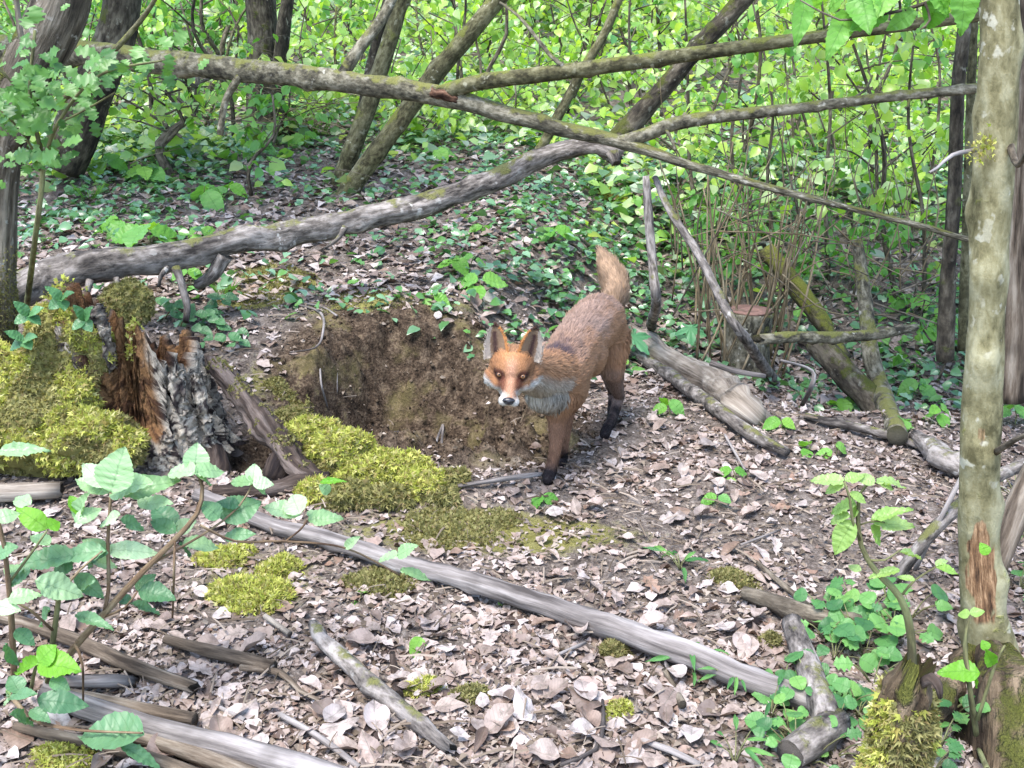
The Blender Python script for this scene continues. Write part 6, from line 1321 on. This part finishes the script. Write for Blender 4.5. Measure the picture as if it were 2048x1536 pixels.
for (ub, vb, ut_, vt_, w_, lab, nl, mt, ls, sp_r, lo, br_) in [
    (1400, 470, 1368, -60, 9, 'black thin sapling in front of the dark leaning trunk', 70, LF_Y, .050, .30, .3, 7),
    (1660, 560, 1640, -40, 10, 'thin sapling with pale hanging leaves right of centre', 130, LF_Y, .055, .42, .25, 9),
    (1560, 520, 1500, -20, 8, 'sapling with yellowish leaves behind the second branch', 110, LF_Y, .052, .40, .25, 8),
    (1800, 600, 1690, 40, 12, 'leaning dark sapling crossing the branches at right', 110, LF_Y, .055, .38, .3, 8),
    (1850, 620, 1840, -40, 9, 'slim sapling close left of the dark upright trunk', 130, LF_Y, .055, .36, .15, 9),
    (1760, 480, 1800, -60, 8, 'slim sapling behind the leafy top right branch', 120, LF_Y, .055, .42, .3, 8),
    (1480, 420, 1450, -80, 8, 'slim sapling between dark trunk and second branch', 90, LF_G, .05, .36, .3, 7),
    (1285, 300, 1262, -60, 9, 'very thin black sapling above the end of the grey log', 40, LF_G, .05, .3, .4, 6),
    (1960, 620, 1970, -60, 10, 'sapling hidden behind the smooth tree', 120, LF_G, .05, .35, .1, 8),
    (345, 345, 395, 150, 22, 'crooked leafy sapling under the fallen trunk at left', 46, LF_Y, .055, .28, .35, 6),
    (335, 340, 330, 180, 14, 'second crooked sapling under the fallen trunk at left', 36, LF_Y, .055, .22, .4, 5),
    (215, 290, 225, 190, 14, 'stubby sapling with pale leaves beside the dark trunk', 40, LF_Y, .05, .2, .4, 5),
    (505, 390, 545, 190, 9, 'thin sapling left of the coppiced hazel', 16, LF_G, .05, .18, .3, 4),
    (120, 200, 90, -60, 14, 'sapling at the far left behind the leaning tree', 110, LF_G, .05, .4, .2, 8),
    (400, 200, 410, -60, 12, 'slim sapling behind the fallen trunk at left', 90, LF_G, .055, .45, .25, 8),
    (640, 190, 600, -80, 10, 'sapling with bright leaves left of the hazel stems', 120, LF_Y, .06, .5, .3, 9),
    (450, 160, 480, -80, 12, 'dark sapling between the two dark trunks', 90, LF_G, .06, .5, .25, 8),
    (930, 210, 900, -80, 9, 'sapling behind the leaning hazel stem', 80, LF_Y, .06, .5, .3, 8),
    (1160, 160, 1180, -80, 9, 'far sapling in the bright gap of the centre', 90, LF_Y, .06, .5, .3, 8),
    (1330, 170, 1300, -80, 9, 'far sapling right of the bright gap', 110, LF_Y, .06, .5, .3, 8),
    (60, 120, 40, -100, 40, 'grey trunk far behind the leaning tree', 60, LF_G, .06, .6, .5, 6),
    (300, 100, 310, -100, 18, 'slender trunk far up the left slope', 90, LF_G, .07, .6, .3, 8),
    (1600, 150, 1610, -100, 14, 'slender trunk far up the right slope', 120, LF_Y, .07, .6, .3, 8),
    (1020, 100, 1040, -100, 12, 'slender trunk far up the middle slope', 90, LF_Y, .07, .6, .3, 8)]:
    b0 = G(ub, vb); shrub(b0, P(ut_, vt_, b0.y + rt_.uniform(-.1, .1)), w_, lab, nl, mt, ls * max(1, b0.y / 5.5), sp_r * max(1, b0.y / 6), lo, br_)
# many leafy bushes up the slope
SPOTS = [(100, 'behind the leaning tree at far left'), (300, 'up the slope between the two dark trunks'), (470, 'left of the stout dark trunk'), (640, 'between stout trunk and hazel stems'), (800, 'behind the straight hazel stem'), (960, 'behind the leaning hazel stem'), (1120, 'behind the slim bare stem'), (1280, 'above the joint of the fallen branches'), (1430, 'behind the dark leaning trunk'), (1580, 'above the second fallen branch'), (1720, 'below the large hanging leaves'), (1870, 'left of the dark upright trunk'), (2000, 'behind the smooth tree')]
rb = random.Random(44)
for k in range(52):
    u = 40 + (k * 0.618034 % 1) * 1980; row = k % 4; v = [300, 235, 170, 110][row] + rb.uniform(-25, 25)
    if u > 1300 and row == 0: v += 120 * rb.random()
    b0 = G(u, v); tx = P(u + rb.uniform(-60, 60), max(-60, v - rb.uniform(150, 330) * (1 if row else .7)), b0.y)
    where = min(SPOTS, key=lambda s_: abs(s_[0] - u))[1]
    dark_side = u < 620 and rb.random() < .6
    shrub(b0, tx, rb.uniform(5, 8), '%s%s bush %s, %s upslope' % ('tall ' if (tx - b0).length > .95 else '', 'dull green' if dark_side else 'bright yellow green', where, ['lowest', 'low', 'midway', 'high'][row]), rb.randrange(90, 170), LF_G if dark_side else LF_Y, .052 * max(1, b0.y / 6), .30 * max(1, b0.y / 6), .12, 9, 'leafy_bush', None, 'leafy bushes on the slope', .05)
# bare thin stems between the bushes
for k in range(26):
    u = 60 + (k * .618034 % 1) * 1900; v = rb.uniform(110, 300) + (120 if u > 1300 else 0); b0 = G(u, v); d_ = b0.y
    tp = P(u + rb.uniform(-120, 120), rb.uniform(-80, 20), d_); SEED[0] += .9
    r0 = px(rb.uniform(2.2, 5), b0)
    V, F, B = tube([b0 - Vector((0, 0, .03)), b0.lerp(tp, .35) + Vector((rb.gauss(0, .04), 0, 0)), b0.lerp(tp, .7) + Vector((rb.gauss(0, .04), 0, 0)), tp], [r0, r0 * .9, r0 * .75, r0 * .5], 6, .08, .05, SEED[0])
    o = place('bare_stem', V, F, rb.choice([B_DARK, B_TWIG, B_GREEN]), None, b0, attrs={'bk': B}); tag(o, 'thin bare stem %s, %s' % (min(SPOTS, key=lambda s_: abs(s_[0] - u))[1], 'leaning left' if tp.x < b0.x else 'leaning right'), 'stem', 'bare stems on the slope')
for k, (u, v, tu, tv, lab) in enumerate([(1420, 600, 1400, 420, 'small shaded bush left of the cut stump'), (1570, 600, 1590, 420, 'small shaded bush right behind the cut stump'), (1700, 600, 1690, 400, 'shaded bush left of the pale pole'), (1800, 640, 1830, 430, 'shaded bush right of the pale pole'), (1640, 520, 1620, 330, 'shaded bush under the thin fallen branch'), (1480, 500, 1500, 330, 'shaded bush under the second fallen branch'), (1860, 760, 1850, 600, 'shaded bush in front of the dark upright trunk'), (1370, 520, 1360, 400, 'low shaded bush by the pale leaning stick')]):
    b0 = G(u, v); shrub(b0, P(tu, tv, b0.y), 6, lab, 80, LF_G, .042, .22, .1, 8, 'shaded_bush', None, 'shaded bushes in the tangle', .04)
# grass tufts by the dark trunk
for k, (u, v) in enumerate([(600, 262), (575, 255), (640, 270), (450, 590), (180, 400), (740, 330)]):
    b0 = G(u, v); K = 46; g = np.random.default_rng(300 + k); a = g.random(K) * 6.283
    SHP = (np.array([(-.03, 0, 0), (.03, 0, 0), (-.02, .5, 0), (.02, .5, 0), (0, 1, -.12)]), np.array([(0, 1, 3), (0, 3, 2), (2, 3, 4)]), np.zeros((5, 2)))
    d = np.stack([np.cos(a) * .7, np.sin(a) * .7, np.ones(K)], -1); pos = np.array(b0) + np.stack([np.cos(a), np.sin(a), 0 * a], -1) * .02
    V, F, U = scatter(SHP, pos, frames(d, g.standard_normal((K, 3))), (.05 + .06 * g.random(K)) * b0.y / 4.5)
    o = place('grass_tuft', V, F, leafmat('grass_blade', [(.08, .22, .03), (.18, .36, .06)], .3) if k == 0 else bpy.data.materials['grass_blade'], None, b0)
    tag(o, ['grass tuft right at the foot of the stout dark trunk', 'grass tuft left at the foot of the stout dark trunk', 'grass tuft right of the stout dark trunk', 'grass tuft on the bank below the grey log', 'grass tuft on the left slope above the grey log', 'grass tuft beside the hazel foot'][k], 'grass', 'grass tufts')

# ------------------------------------------------------------------ crowns of the standing trees, unseen, added above the frame to shade the tangle and the left slope
def crown(tree, boxes, n, mat, seed):
    g = np.random.default_rng(seed); parts = []; ps = []
    top = Vector((tree.location.x, tree.location.y, 2.4))
    for (x0, x1, y0, y1, z0, z1) in boxes:
        for k in range(7):
            e_ = Vector((g.uniform(x0, x1), g.uniform(y0, y1), g.uniform(z0, z1))); parts.append(tube([top, top.lerp(e_, .5) + Vector((0, 0, .15)), e_], [.018, .012, .004], 6, .15, 0, k + .5))
        m_ = n // len(boxes); c_ = np.stack([g.uniform(x0, x1, 60), g.uniform(y0, y1, 60), g.uniform(z0, z1, 60)], -1)
        ps.append(c_[g.integers(0, 60, m_)] + g.standard_normal((m_, 3)) * .13)
    V, F, B = merge(parts); cr = place('crown', V, F, B_TWIG, tree, None, attrs={'bk': B})
    p = np.concatenate(ps); k = len(p)
    V, F, U = scatter(SF[0], p, frames(rand_dir(g, k) - np.array([0, 0, .4]), np.stack([g.standard_normal(k) * .5, g.standard_normal(k) * .5, np.ones(k)], -1)), .07 + .05 * g.random(k))
    place('leaves', V, F, mat, cr, None, uv=U)
crown(rt, [(.5, 1.9, 2.3, 3.6, 2.5, 3.4), (1.2, 2.6, 2.2, 4.2, 2.6, 3.6)], 7000, LF_G, 900)
crown(dt, [(-3.0, -.9, 3.6, 5.4, 2.4, 3.3)], 2800, LF_G, 901)

# ------------------------------------------------------------------ the few labels that still coincide: told apart by their place
same = {}
for o_ in bpy.data.objects:
    if o_.parent is None and 'label' in o_: same.setdefault(o_['label'], []).append(o_)
for lab, lst in same.items():
    if 2 <= len(lst) <= 5:
        lst.sort(key=lambda q_: q_.location.x / max(.5, q_.location.y))
        words = {2: ['left one', 'right one'], 3: ['leftmost', 'middle one', 'rightmost'], 4: ['leftmost', 'second', 'third', 'rightmost'], 5: ['leftmost', 'second', 'middle one', 'fourth', 'rightmost']}[len(lst)]
        for q_, wd_ in zip(lst, words):
            if len(lab.split()) + len(wd_.split()) <= 16: q_['label'] = lab + ', ' + wd_
